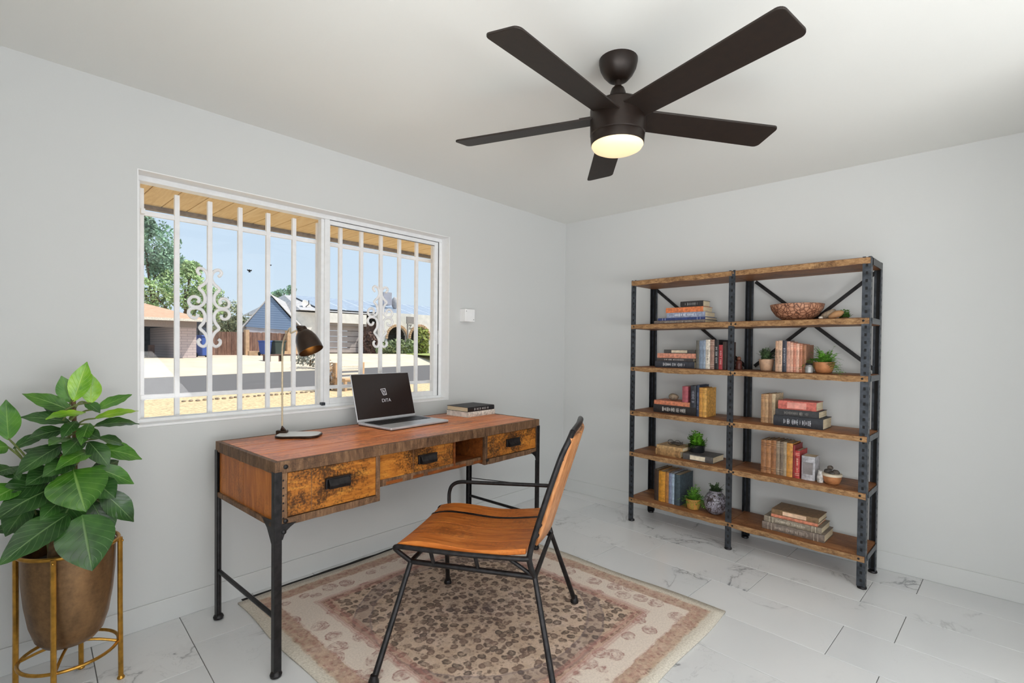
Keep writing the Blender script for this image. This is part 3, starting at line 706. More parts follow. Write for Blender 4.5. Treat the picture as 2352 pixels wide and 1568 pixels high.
# ------------------------------------------------------------------ books
BOOKS = {}
def book(label, size, loc, rz, cover, group, lying=True, band=None, letter=None, page=None, tilt=0, name='book', spine=None):
    """size = (length, depth, thickness); spine on the local -y side"""
    L, D, Tk = size
    t = thing(name, label, 'book', loc, rz, group)
    if tilt: t.rotation_euler = Euler((0, tilt, rz), 'XYZ')
    cb = .0022
    cv, pg = MB(), MB()
    def put(mb, x0, x1, y0, y1, z0, z1):                       # lying frame: x length, y depth, z thickness
        if lying: mb.bx(x0, x1, y0, y1, z0, z1)
        else: mb.bx(z0, z1, y0, y1, x0, x1)                    # upright: length -> z, thickness -> x
    put(cv, 0, L, 0, D, 0, cb); put(cv, 0, L, 0, D, Tk-cb, Tk)
    # rounded spine
    n_ = 6; arcp = [(-.10*Tk*math.sin(PI*i/n_), Tk*i/n_) for i in range(n_+1)]+[(cb, Tk), (cb, 0)]
    if lying: cv.prism(arcp, lambda a, b: (0, a, b), lambda a, b: (L, a, b))
    else: cv.prism(arcp, lambda a, b: (b, a, 0), lambda a, b: (b, a, L))
    put(pg, .003, L-.003, cb, D-.004, cb, Tk-cb)
    c = obj('cover', cv, plain(cover, .55, 0, .18, 60, .1), t)
    obj('pages', pg, page or M['page'], t)
    if spine:                                                  # coloured label panel on the spine
        sp_ = MB(); a0, a1 = L*.25, L*.75
        put(sp_, a0, a1, -.115*Tk, -.02*Tk, Tk*.15, Tk*.85); obj('spine_label', sp_, plain(spine, .6), c)
    if band:
        bd = MB()
        for q_ in (.10, .16, .84, .90): put(bd, L*q_, L*q_+.0022, -.112*Tk, 0, .0006, Tk-.0006)
        obj('spine_bands', bd, plain(band, .5), c)
    if letter:                                                 # worn, unreadable lettering
        lt = MB(); x = L*.22; rr = random.Random(label)
        while x < L*.76:
            w = rr.uniform(.0022, .005); h = rr.uniform(.3, .55)*Tk
            put(lt, x, x+w*.45, -.118*Tk, -.03*Tk, Tk*.5-h/2, Tk*.5+h/2)
            if rr.random() < .6: put(lt, x, x+w, -.118*Tk, -.03*Tk, Tk*.5-h*.1, Tk*.5+h*.1)
            x += w+rr.uniform(.001, .004)+(.008 if rr.random() < .15 else 0)
        obj('lettering', lt, plain(letter, .6), c)
    return t
GD = 'books stacked on the desk'
dbz = DA+.02
bkx, bky = -1.530, -.375
book('white and cream hardcover with black back board, lower of two on the desk', (.262, .205, .034), (bkx, bky, DH), dbz, (226, 218, 208), GD, band=None, page=plain((232, 226, 218), .7))
tb = MB().bx(0, .227, -.001, .187, 0, .0025)
book('glossy black hardcover lying on top of the white book on the desk', (.252, .20, .030), (bkx+.003, bky+.002, DH+.0342), dbz, (30, 30, 34), GD, letter=(200, 200, 200))

# ------------------------------------------------------------------ bookshelf
SO = Vector((-.325, -.865, 0)); SE = Vector((-.40, -2.35, 0))
SU = (SE-SO).normalized(); SLEN = (SE-SO).length; STH = math.atan2(SU.y, SU.x); SN = Vector((-SU.y, SU.x, 0)); SDEP = .315
shelf = thing('bookshelf', 'tall double bookshelf of rough wood boards and slotted black steel posts', 'bookshelf', SO, STH)
BZ = [1.812, 1.485, 1.168, .838, .528, .182]                 # top faces of the boards
def slotted(mb, x0, x1, y, z0, z1, sl, along='x'):
    """a flat bar with a column of slots; thickness 3mm"""
    w = x1-x0; a, b = x0+w*.36, x0+w*.64
    def put(p, q, zz0, zz1):
        if along == 'x': mb.bx(p, q, y, y+.003, zz0, zz1)
        else: mb.bx(y, y+.003, p, q, zz0, zz1)
    put(x0, a, z0, z1); put(b, x1, z0, z1)
    z = z0; pitch = .042
    while z < z1:
        put(a, b, z, min(z+pitch-.016, z1)); z += pitch
def post(x, y, sx, sy, side=True):
    mb = MB(); w = .040
    xs = (x, x+w) if sx > 0 else (x-w, x)
    slotted(mb, xs[0], xs[1], y if sy > 0 else y-.003, .012, 1.815, 0, 'x')
    ys_ = (y+.003, y+w) if sy > 0 else (y-w, y-.003)
    slotted(mb, ys_[0], ys_[1], x if sx > 0 else x-.003, .012, 1.815, 0, 'y')
    p_ = obj('post', mb, M['steel'], shelf)
    bk = MB(); 
    bk.bx(xs[0]+w*.3, xs[0]+w*.7, y+.0032*sy, y+.0042*sy, .02, 1.81)
    xx = x+.0032*sx; bk.bx(xx, xx+.001*sx, ys_[0]+w*.3, ys_[0]+w*.7, .02, 1.81)
    obj('slot_backing', bk, M['slot'], p_)
    obj('foot', MB().lathe([(.022, 0), (.024, .004), (.022, .012), (.016, .014)], 14, (x+sx*.016, y+sy*.016, 0)), M['black_metal'], p_, smooth=True)
mid = SLEN*.503
post(0, 0, 1, 1); post(mid-.02, -.002, 1, 1); post(SLEN, 0, -1, 1)
post(0, SDEP, 1, -1); post(mid-.02, SDEP+.002, 1, -1); post(SLEN, SDEP, -1, -1)
def board(x0, x1, z, seed, t=.036):
    mb = MB(); n_ = 26; nd = 4
    for i in range(n_+1):
        x = x0+(x1-x0)*i/n_
        e = .006*noise.noise(Vector((x*7, seed*3.1, 0)))+.003*noise.noise(Vector((x*25, seed*5.7, 1)))
        tt = t+.006*noise.noise(Vector((x*9, seed*2.3, 5)))
        wv = .0
        prof = [(-.004+e, z-.004), (-.006+e, z-tt*.5), (-.001+e*.6, z-tt), (SDEP-.006, z-t), (SDEP-.006, z), (SDEP*.5, z), (.004+e, z)]
        mb.v += [(x, y, zz) for y, zz in prof]
    k = 7
    for i in range(n_):
        for q in range(k): mb.f.append((i*k+q, i*k+(q+1) % k, (i+1)*k+(q+1) % k, (i+1)*k+q))
    mb.f.append(tuple(range(k-1, -1, -1))); mb.f.append(tuple(n_*k+q for q in range(k)))
    return mb
M['shelf_edge_mix'] = M['bark_edge']
for r_, z in enumerate(BZ):
    for c_, (x0, x1) in enumerate(((.004, mid-.002), (mid+.002, SLEN-.004))):
        mb = board(x0, x1, z, r_*2+c_+1); me = mb.mesh('shelf_board'); me.materials.append(M['shelf_wood']); me.materials.append(M['bark_edge'])
        for p in me.polygons:
            if p.normal.y < -.5: p.material_index = 1
        obj('shelf_board', me, None, shelf, smooth=True)
    if r_:
        obj('end_rail', MB().bx(SLEN-.0005, SLEN+.003, .04, SDEP-.04, z-.034, z-.002), M['steel'], shelf, bevel=.001)
        obj('end_rail', MB().bx(-.003, .0005, .04, SDEP-.04, z-.034, z-.002), M['steel'], shelf, bevel=.001)
obj('end_rail', MB().bx(SLEN-.0005, SLEN+.003, .04, SDEP-.04, 1.772, 1.81), M['black_metal'], shelf)
for (xa, za, xb, zb_) in ((.03, 1.77, mid-.03, 1.19), (mid+.03, 1.77, SLEN-.03, 1.19), (SLEN-.03, 1.77, mid+.03, 1.19)):
    d = Vector((xb-xa, 0, zb_-za)); L = d.length; ang = math.atan2(d.z, d.x)
    ob = obj('cross_brace', MB().bx(-L/2, L/2, -.0015, .0015, -.011, .011), M['black_metal'], shelf); ob.rotation_euler.y = -ang; ob.location = ((xa+xb)/2, SDEP+.006+(.004 if xa > xb else 0), (za+zb_)/2)
for r_ in range(1, 6):
    for x in (.028, mid, mid+.028, SLEN-.03):
        b = obj('bolt', MB().lathe([(.006, 0), (.006, .003), (.002, .005)], 8), M['black_metal'], shelf); b.rotation_euler.x = PI/2; b.location = (x, -.004, BZ[r_]-.018)

# helpers in the shelf's own frame: u along the front, n into the depth
def su(px, py, n):
    d = ray(px, py); o = CAM-SO; t = (n-o.dot(SN))/d.dot(SN); P_ = o+d*t; return P_.dot(SU), P_.z
def SW(u, n, z): return SO+SU*u+SN*n+Vector((0, 0, z))
def upright(pxL, pxR, pyT, row, n, cover, label, group, depth=.15, pym=None, **k):
    z = BZ[row]; pm = pym or (pyT+30)
    u0, u1 = su(pxL, pm, n)[0], su(pxR, pm, n)[0]; h = max(.09, su((pxL+pxR)/2, pyT, n)[1]-z)
    return book(label, (h, depth, u1-u0-.0006), SW(u0, n, z+.0006), STH, cover, group, lying=False, **k)
def flat(pxL, pxR, row, z, th, n, cover, label, group, depth=.16, rz=0, **k):
    py = 900
    u0, u1 = su(pxL, py, n)[0], su(pxR, py, n)[0]
    return book(label, (u1-u0, depth, th), SW(u0, n, z), STH+rz, cover, group, lying=True, **k)
G1 = 'books on the top left shelf'
z = BZ[1]+.0006
flat(1500, 1617, 1, z, .022, .05, (120, 108, 100), 'grey tweed book at the bottom of the top left stack', G1, .20, letter=(196, 188, 178)); z += .0225
flat(1509, 1617, 1, z, .018, .05, (52, 66, 116), 'navy blue book second from the bottom of the top left stack', G1, .19, band=(180, 186, 204)); z += .0185
flat(1529, 1617, 1, z, .035, .05, (148, 156, 178), 'pale blue book with white title in the top left stack', G1, .16, letter=(236, 238, 242)); z += .0355
flat(1527, 1612, 1, z, .036, .05, (214, 122, 74), 'orange book under the small black one, top left stack', G1, .15); z += .0365
flat(1560, 1612, 1, z, .040, .055, (46, 44, 44), 'small black book on top of the top left stack', G1, .11, letter=(150, 148, 146))
G2 = 'books on the second left shelf'
z = BZ[2]+.0006
flat(1504, 1594, 2, z, .046, .05, (52, 54, 62), 'charcoal book with white title, bottom of second left stack', G2, .17, letter=(214, 214, 216)); z += .0465
flat(1508, 1591, 2, z, .022, .052, (66, 60, 60), 'thin dark book with pale marks beneath the salmon one', G2, .16, letter=(206, 200, 194)); z += .0225
flat(1509, 1597, 2, z, .034, .05, (206, 140, 116), 'salmon pink book in the second left stack', G2, .15); z += .0345
flat(1524, 1596, 2, z, .026, .055, (74, 70, 68), 'thin grey book with cream end on the salmon book', G2, .14, spine=(206, 190, 166))
for pl_, pr, pt, c, lab, kw in (
    (1599, 1606, 782, (96, 92, 84), 'narrow olive grey book, first upright on second left shelf', {}),
    (1606, 1614, 782, (118, 132, 150), 'slate blue upright book on second left shelf', {}),
    (1614, 1621, 781, (140, 152, 168), 'light steel blue upright book on second left shelf', {}),
    (1621, 1631, 780, (216, 206, 192), 'cream upright book with dark title on second left shelf', {'letter': (110, 100, 92)}),
    (1631, 1641, 780, (150, 118, 104), 'dusty brown patterned upright book between cream and black ones', {'band': (214, 190, 174)}),
    (1641, 1651, 780, (34, 32, 34), 'black upright book with white letters beside the red one', {'letter': (214, 214, 214)}),
    (1651, 1660, 792, (178, 60, 66), 'red upright book with pale spine marks', {'letter': (232, 196, 190)}),
    (1660, 1669, 785, (62, 46, 40), 'dark brown book at the right end, second left shelf', {})):
    upright(pl_, pr, pt, 2, .05, c, lab, G2, **kw)
G3 = 'books on the second right shelf'
for pl_, pr, pt, c, lab, kw in (
    (1781, 1788, 783, (190, 150, 122), 'tan book, leftmost upright on second right shelf', {'letter': (104, 78, 60)}),
    (1788, 1797, 782, (206, 172, 146), 'beige book with dark title on second right shelf', {'letter': (96, 74, 62)}),
    (1797, 1807, 782, (52, 54, 66), 'navy black book among the beige ones', {'letter': (190, 190, 196)}),
    (1807, 1815, 784, (196, 150, 132), 'rose beige book right of the navy one', {}),
    (1815, 1822, 787, (214, 162, 138), 'pale salmon book, second right shelf', {'band': (236, 206, 190)}),
    (1822, 1829, 788, (198, 128, 104), 'terracotta pink book, second right shelf', {'band': (232, 190, 170)}),
    (1829, 1836, 789, (222, 172, 148), 'peach book, second right shelf', {}),
    (1836, 1843, 790, (184, 120, 92), 'brick coloured book behind the fern leaves', {'band': (226, 186, 160)}),
    (1843, 1852, 792, (150, 100, 70), 'brown book at the right end beside the fern', {})):
    upright(pl_, pr, pt, 2, .07, c, lab, G3, **kw)
G4 = 'books on the third left shelf'
z = BZ[3]+.0006
flat(1502, 1600, 3, z, .058, .05, (40, 36, 36), 'thick black book with white title lying on third left shelf', G4, .18, letter=(220, 216, 210)); z += .0585
flat(1503, 1584, 3, z, .030, .05, (206, 128, 96), 'salmon orange book lying on the thick black one', G4, .16)
zs = z+.0306
for pl_, pr, pt, c, lab, kw in (
    (1600, 1606, 884, (44, 52, 72), 'dark navy upright book left of the two ochre books', {'letter': (150, 160, 190)}),
    (1606, 1613, 890, (196, 138, 62), 'ochre upright book with brown specks, third left shelf', {'band': (110, 70, 34)}),
    (1613, 1623, 891, (208, 156, 78), 'yellow ochre upright book, rightmost on third left shelf', {'band': (140, 96, 46)})):
    upright(pl_, pr, pt, 3, .05, c, lab, G4, depth=.15, **kw)
# three short books stand on the flat black one
for pl_, pr, pt, c, lab in ((1567, 1580, 887, (164, 84, 92), 'dusty pink upright book standing on the salmon book'),):
    u0, u1 = su(pl_, 910, .06)[0], su(pr, 910, .06)[0]; h = su(1573, pt, .06)[1]-zs
    book(lab, (h, .12, u1-u0), SW(u0, .06, zs), STH, c, G4, lying=False)
u0, u1 = su(1586, 910, .055)[0], su(1599, 910, .055)[0]
z2 = BZ[3]+.0006+.0585
book('charcoal upright book with grey letters standing on the black book', (su(1590, 885, .055)[1]-z2, .13, u1-u0), SW(u0, .055, z2), STH, (50, 52, 60), G4, lying=False, letter=(160, 160, 170))
G5 = 'books on the third right shelf'
for pl_, pr, pt, c, lab, kw in (
    (1748, 1757, 905, (178, 136, 96), 'tan cloth book, leftmost on third right shelf', {'band': (120, 86, 56)}),
    (1757, 1765, 905, (196, 158, 118), 'sand coloured upright book, third right shelf', {'band': (130, 96, 64)}),
    (1765, 1773, 904, (164, 126, 92), 'light brown upright book, third right shelf', {}),
    (1773, 1781, 904, (206, 182, 148), 'cream upright book beside the dark stack, third right shelf', {})):
    upright(pl_, pr, pt, 3, .11, c, lab, G5, **kw)
z = BZ[3]+.0006
flat(1778, 1892, 3, z, .062, .05, (46, 48, 54), 'thick blue black book with white title, bottom of third right stack', G5, .19, letter=(214, 216, 222)); z += .0625
flat(1782, 1882, 3, z, .040, .055, (58, 58, 60), 'worn charcoal book in the middle of the third right stack', G5, .18, letter=(150, 146, 140)); z += .0405
flat(1788, 1876, 3, z, .052, .06, (196, 104, 92), 'red and salmon book on top of the third right stack', G5, .15, spine=(222, 150, 136))
G6 = 'books on the fourth left shelf'
z = BZ[4]+.0006
flat(1508, 1565, 4, z, .046, .05, (168, 130, 86), 'tan leather book lying at the left of the fourth left shelf', G6, .18, band=(104, 74, 46))
flat(1510, 1570, 4, z+.0465, .026, .05, (186, 150, 104), 'thin tan book lying on the tan leather one', G6, .16)
flat(1571, 1640, 4, z, .042, .05, (86, 82, 80), 'grey book with cream pages lying beside the tan pair', G6, .18, spine=(224, 212, 188))
G7 = 'books on the fourth right shelf'
for pl_, pr, pt, c, lab, kw in (
    (1748, 1760, 1010, (150, 104, 68), 'brown leather book, leftmost on fourth right shelf', {'band': (98, 62, 38)}),
    (1760, 1771, 1011, (166, 116, 76), 'second brown leather book, fourth right shelf', {'band': (104, 68, 40)}),
    (1771, 1783, 1011, (144, 96, 60), 'third brown leather book, fourth right shelf', {'band': (190, 142, 92)}),
    (1783, 1791, 1013, (142, 124, 104), 'grey brown book with pale bands, fourth right shelf', {'band': (196, 182, 160)}),
    (1791, 1799, 1014, (116, 100, 84), 'dark taupe upright book, fourth right shelf', {'band': (178, 160, 134)}),
    (1799, 1807, 1015, (158, 140, 116), 'light taupe upright book, fourth right shelf', {}),
    (1807, 1821, 1018, (198, 138, 64), 'ochre yellow book left of the crimson one, fourth right shelf', {}),
    (1821, 1826, 1022, (134, 44, 42), 'thin crimson book, fourth right shelf', {}),
    (1826, 1837, 1035, (178, 58, 56), 'red book with cream pattern on its spine', {'letter': (236, 206, 180), 'band': (236, 206, 180)}),
    (1841, 1872, 1048, (176, 174, 178), 'wide silver grey book with white edges, fourth right shelf', {'spine': (132, 126, 126), 'depth': .10})):
    upright(pl_, pr, pt, 4, .07, c, lab, G7, **kw)
G8 = 'books on the bottom left shelf'
for pl_, pr, pt, c, lab, kw in (
    (1503, 1513, 1078, (60, 44, 34), 'dark brown book, leftmost on the bottom left shelf', {}),
    (1513, 1528, 1082, (204, 142, 48), 'mustard yellow upright book, bottom left shelf', {}),
    (1528, 1536, 1084, (170, 116, 60), 'tan brown upright book right of the mustard one', {}),
    (1536, 1543, 1086, (128, 136, 160), 'lavender blue upright book, bottom left shelf', {}),
    (1543, 1549, 1088, (160, 178, 196), 'pale blue thin upright book, bottom left shelf', {}),
    (1549, 1562, 1090, (62, 76, 84), 'slate green upright book beside the ochre pot', {})):
    upright(pl_, pr, pt, 5, .07, c, lab, G8, depth=.20, **kw)
G9 = 'books on the bottom right shelf'
z = BZ[5]+.0006
flat(1756, 1900, 5, z, .045, .05, (122, 108, 98), 'ornate grey book at the bottom of the bottom right stack', G9, .20, letter=(206, 194, 180), band=(190, 176, 160)); z += .0455
flat(1760, 1893, 5, z, .036, .055, (140, 128, 112), 'ornate silver book in the bottom right stack', G9, .19, letter=(218, 208, 190), band=(206, 196, 176)); z += .0365
flat(1776, 1884, 5, z, .018, .06, (204, 128, 100), 'thin salmon book beneath the olive one, bottom right stack', G9, .18); z += .0185
flat(1777, 1886, 5, z, .032, .06, (128, 100, 70), 'olive brown book on top of the bottom right stack', G9, .18, spine=(226, 190, 160))

# ------------------------------------------------------------------ pots, bowls and ornaments on the shelves
def foliage(R_, Hh, n, seed, leaf=.012, droop=.6, leaflets=9, up=.5):
    rr = random.Random(seed); mb = MB()
    for i in range(n):
        a = rr.uniform(0, 2*PI); el = rr.uniform(up*.3, 1.35); L = R_*rr.uniform(.7, 1.1)
        p_ = Vector((rr.uniform(-.3, .3)*R_*.4, rr.uniform(-.3, .3)*R_*.4, 0)); d = Vector((math.cos(a)*math.cos(el), math.sin(a)*math.cos(el), math.sin(el)*Hh/R_))
        seg = leaflets
        for k in range(seg):
            t = (k+1)/seg; q_ = p_+d*L*t+Vector((0, 0, -droop*R_*t*t*math.cos(el)))
            sz = leaf*(1.15-.6*t)*rr.uniform(.8, 1.2)
            for s_ in (-1, 1):
                side = Vector((-math.sin(a), math.cos(a), rr.uniform(-.2, .4)))*s_
                fwd = (d+Vector((0, 0, -droop*t))).normalized()
                e1 = (side+fwd*.5).normalized()*sz*1.6; e2 = fwd.cross(side).normalized().cross(e1).normalized()*sz*.45
                c = q_
                mb.add([c, c+e1*.5+e2, c+e1, c+e1*.5-e2], [(0, 1, 2, 3)])
    return mb
def pot_plant(label, px, py_base, row, n, prof, potmat, fol, folmat, soil_r, soil_z, name='potted_plant', saucer=None, rimmat=None):
    u = su(px, py_base, n)[0]
    t = thing(name, label, 'plant', SW(u, n, BZ[row]+.0006), STH)
    p_ = obj('pot', MB().lathe(prof, 28), potmat, t, smooth=True, ang=50)
    if rimmat: obj('pot_rim', MB().lathe([(prof[-1][0]-.004, prof[-1][1]-.012), (prof[-1][0]+.0008, prof[-1][1]-.012), (prof[-1][0]+.001, prof[-1][1]), (prof[-1][0]-.004, prof[-1][1])], 28), rimmat, p_, smooth=True)
    obj('soil', MB().lathe([(.001, soil_z-.002), (soil_r, soil_z-.002), (soil_r, soil_z), (.001, soil_z)], 20), M['soil'], t)
    f = obj('foliage', fol, folmat, t); f.location.z = soil_z
    return t
pot_plant('bushy bright green fern in a small terracotta pot, second right shelf', 1892, 850, 2, .10,
    [(.030, 0), (.040, .004), (.050, .03), (.055, .055), (.056, .066), (.052, .066), (.050, .058)], M['terracotta'], foliage(.135, .13, 70, 3, .014, .75), M['fern'], .05, .056)
pot_plant('small leafy herb in a cream clay pot left of the books, second right shelf', 1760, 845, 2, .12,
    [(.030, 0), (.034, .003), (.042, .05), (.043, .075), (.039, .075), (.038, .068)], plain((186, 150, 122), .6), foliage(.06, .09, 40, 5, .014, .25), M['herb_dark'], .038, .066)
pot_plant('green succulent in a glossy dark glass pot, fourth left shelf', 1600, 1030, 4, .16,
    [(.034, 0), (.04, .004), (.054, .05), (.060, .095), (.056, .095), (.052, .085)], M['dark_glass'], foliage(.075, .11, 46, 8, .024, .3, 5), plain((92, 150, 40), .45, 0, .4, 60), .053, .084)
pot_plant('green fern in an ochre pot with cream rim, bottom left shelf', 1592, 1172, 5, .08,
    [(.028, 0), (.038, .004), (.048, .04), (.051, .075), (.047, .075), (.045, .066)], M['ochre'], foliage(.095, .12, 60, 9, .013, .6), M['fern'], .045, .066, rimmat=M['cream_glaze'])
# vase with sprig
u = su(1643, 1170, .10)[0]
vs_ = thing('round_vase', 'round dark grey patterned vase with a green sprig, bottom left shelf', 'vase', SW(u, .10, BZ[5]+.0006), STH)
obj('body', MB().lathe([(.03, 0), (.045, .006), (.066, .035), (.074, .07), (.070, .105), (.055, .132), (.04, .146), (.042, .158), (.036, .158), (.034, .146)], 32), M['vase'], vs_, smooth=True, ang=60)
o = obj('sprig', foliage(.06, .08, 22, 12, .014, .4), M['herb_dark'], vs_); o.location.z = .145
# bowl
u = su(1830, 720, .15)[0]
bw = MB().lathe([(.05, 0), (.075, .004), (.115, .03), (.142, .07), (.148, .098), (.141, .1), (.134, .075), (.108, .038), (.07, .014), (.002, .010)], 48)
o = obj('decor_bowl', bw, M['crackle'], smooth=True, ang=60); o.location = SW(u, .15, BZ[1]+.0006); tag(o, 'brown crackle patterned bowl on the top right shelf', 'bowl')
# stones beside the bowl
def pebble(label, px, py, row, n, r, mat, seed, name='pebble', cat='stone', dz=0, rot=(0, 0, 0)):
    mb = MB().ball((0, 0, 0), r, 14, 10)
    mb.v = [tuple(Vector(q)*(1+.16*noise.noise(Vector(q)*28+Vector((seed, 0, 0))))) for q in mb.v]
    E_ = Euler(rot).to_matrix(); mb.v = [tuple(E_ @ Vector(q)) for q in mb.v]; zmin = min(q[2] for q in mb.v)
    o = obj(name, mb, mat, smooth='all'); u = su(px, py, n)[0]; o.location = SW(u, n, BZ[row]+dz-zmin+.0006); o.rotation_euler.z = STH
    return tag(o, label, cat, 'ornaments on the shelves')
pebble('smooth grey oblong stone leaning beside the crackle bowl', 1902, 720, 1, .10, (.045, .02, .022), M['stone'], 1, rot=(0, -.5, 0))
pebble('tan oblong stone right of the crackle bowl', 1920, 722, 1, .07, (.04, .018, .02), plain((170, 128, 88), .7), 2, rot=(0, -.4, .2))
pebble('tiny white pebble at the foot of the crackle bowl', 1885, 726, 1, .06, (.012, .01, .008), plain((214, 204, 190), .7), 3)
u = su(1940, 715, .13)[0]
t = thing('air_plant', 'small green air plant at the right of the top right shelf', 'plant', SW(u, .13, BZ[1]+.0006), STH)
obj('rosette', foliage(.04, .05, 20, 21, .016, .1, 4), M['succulent'], t); obj('root_base', MB().ball((0, 0, .008), (.02, .018, .008)), M['bark'], t, smooth='all')
# dark figurine behind the middle post
u = su(1697, 835, .18)[0]
t = thing('figurine', 'small dark brown figurine behind the middle post, second shelf', 'figurine', SW(u, .18, BZ[2]+.0006), STH)
obj('body', MB().lathe([(.022, 0), (.024, .01), (.018, .03), (.022, .045), (.016, .058), (.002, .064)], 16), plain((92, 46, 36), .5), t, smooth=True)
obj('head', MB().ball((0, 0, .074), .014), plain((120, 76, 56), .5), t, smooth='all')
# glass jar beside the fern
u = su(1858, 848, .06)[0]
t = thing('glass_jar', 'small grey glass jar between the books and the fern', 'jar', SW(u, .06, BZ[2]+.0006), STH)
obj('body', MB().lathe([(.018, 0), (.021, .003), (.021, .035), (.016, .042), (.016, .046)], 20), plain((150, 150, 148), .15), t, smooth=True)
obj('lid', MB().lathe([(.018, .046), (.018, .056), (.004, .058)], 20), M['slot'], t, smooth=True)
# rock rose on the salmon book
pebble('rough brown and white rock on the salmon book, third left shelf', 1547, 912, 3, .12, (.036, .03, .024), M['stone'], 6, dz=zs-BZ[3], name='rock_specimen')
# reading glasses on the tan book
gz = BZ[4]+.0006+.0465+.0265
u = su(1550, 1018, .12)[0]
t = thing('reading_glasses', 'folded wire reading glasses on the tan book, fourth left shelf', 'glasses', SW(u, .12, gz), STH)
for s_ in (-1, 1):
    rim_ = obj('lens_rim', MB().tube([(s_*.027+.022*math.cos(2*PI*i/18), -.01, .020+.0185*math.sin(2*PI*i/18)) for i in range(18)], .0016, 6, closed=True), M['black_metal'], t, smooth=True)
    obj('lens', MB().prism([(s_*.027+.021*math.cos(2*PI*i/18), .020+.0175*math.sin(2*PI*i/18)) for i in range(18)], lambda a, b: (a, -.0105, b), lambda a, b: (a, -.0095, b)), M['glass'], rim_)
    obj('temple', MB().tube([(s_*.049, -.01, .026), (s_*.049, .03, .024), (s_*.03, .045, .006), (-s_*.02, .05, .003)], .0015, 6), M['black_metal'], t, smooth=True)
obj('bridge', MB().tube([(-.006, -.01, .026), (0, -.012, .03), (.006, -.01, .026)], .0015, 6), M['black_metal'], t, smooth=True)
obj('folded_cloth', MB().ball((0, .03, .009), (.05, .035, .0088), 16, 8), M['stone_dark'], t, smooth='all')
# clay pot with dark stones, and pale jar, fourth right shelf
u = su(1911, 1100, .09)[0]
t = thing('clay_pot', 'small tan clay pot with white rim holding dark stones, fourth right shelf', 'pot', SW(u, .09, BZ[4]+.0006), STH)
p_ = obj('body', MB().lathe([(.028, 0), (.038, .004), (.047, .03), (.049, .058), (.045, .058), (.043, .05)], 28), M['terracotta'], t, smooth=True, ang=50)
obj('rim', MB().lathe([(.046, .046), (.0505, .046), (.0508, .060), (.046, .060)], 28), M['cream_glaze'], p_, smooth=True)
for i, (x, y, zz, r) in enumerate(((-.02, 0, .066, .022), (.018, .004, .066, .02), (0, -.014, .06, .018), (-.012, .01, .088, .016))):
    st = MB().ball((x, y, zz), (r, r*.8, r*.85), 12, 8); st.v = [tuple(Vector(q)+Vector((0, 0, .004*noise.noise(Vector(q)*60)))) for q in st.v]
    obj('stone', st, M['stone_dark'] if i % 2 else plain((60, 54, 50), .5, 0, .5, 80), t, smooth='all')
u = su(1884, 1095, .07)[0]
t = thing('bud_vase', 'slim pale marbled vase between the silver book and clay pot', 'vase', SW(u, .07, BZ[4]+.0006), STH)
obj('body', MB().lathe([(.014, 0), (.016, .003), (.017, .03), (.013, .05), (.010, .062), (.012, .07), (.009, .07)], 20), plain((196, 192, 188), .3, 0, .35, 60), t, smooth=True)

# ------------------------------------------------------------------ potted plant on gold stand
PC = Vector((-3.45, -.30, 0)); RZ_ = .55
stand = thing('plant_stand', 'gold metal plant stand with four slim legs at the left wall', 'plant stand', PC)
RR = .143
obj('top_ring', MB().tube([(RR*math.cos(2*PI*i/48), RR*math.sin(2*PI*i/48), RZ_) for i in range(48)], .0072, 10, closed=True), M['gold'], stand, smooth=True)
for a in (-112, -18, 72, 162):
    ca_, sa_ = math.cos(math.radians(a)), math.sin(math.radians(a))
    l_ = obj('leg', MB().tube([((RR+.006)*ca_, (RR+.006)*sa_, RZ_+.002), ((RR+.006)*ca_, (RR+.006)*sa_, .30), ((RR+.008)*ca_, (RR+.008)*sa_, 0.003)], [.0085, .0085, .0085], 8), M['gold'], stand, smooth=True)
    obj('bolt', MB().ball(((RR+.012)*ca_, (RR+.012)*sa_, RZ_-.012), .0055, 8, 6), M['gold'], l_, smooth='all')
    obj('foot', MB().lathe([(.012, 0), (.013, .004), (.009, .012)], 10, ((RR+.008)*ca_, (RR+.008)*sa_, 0)), M['gold'], l_, smooth=True)
ring2 = [(.142*math.cos(2*PI*i/40), .142*math.sin(2*PI*i/40), .15) for i in range(40)]
obj('lower_ring', MB().tube(ring2, .006, 8, closed=True), M['gold'], stand, smooth=True)
for a in (-112, -18):
    c_, s_ = math.cos(math.radians(a)), math.sin(math.radians(a))
    obj('cross_bar', MB().tube(smoothpts([(.142*c_, .142*s_, .15), (.07*c_, .07*s_, .176), (0, 0, .182), (-.07*c_, -.07*s_, .176), (-.142*c_, -.142*s_, .15)], 4), .0052, 8), M['gold'], stand, smooth=True)
plant = thing('potted_plant', 'large green leafy plant in a bronze pot on the gold stand', 'plant', PC+Vector((0, 0, .189)))
obj('pot', MB().lathe([(.002, .0), (.05, .001), (.078, .010), (.098, .035), (.114, .09), (.126, .17), (.133, .25), (.1355, .33), (.1345, .357), (.1305, .357), (.128, .33), (.125, .30)], 48, caps=False), M['bronze'], plant, smooth=True, ang=60)
obj('soil', MB().lathe([(.001, .298), (.126, .298), (.126, .305), (.06, .315), (.001, .318)], 32), M['soil'], plant, smooth=True)
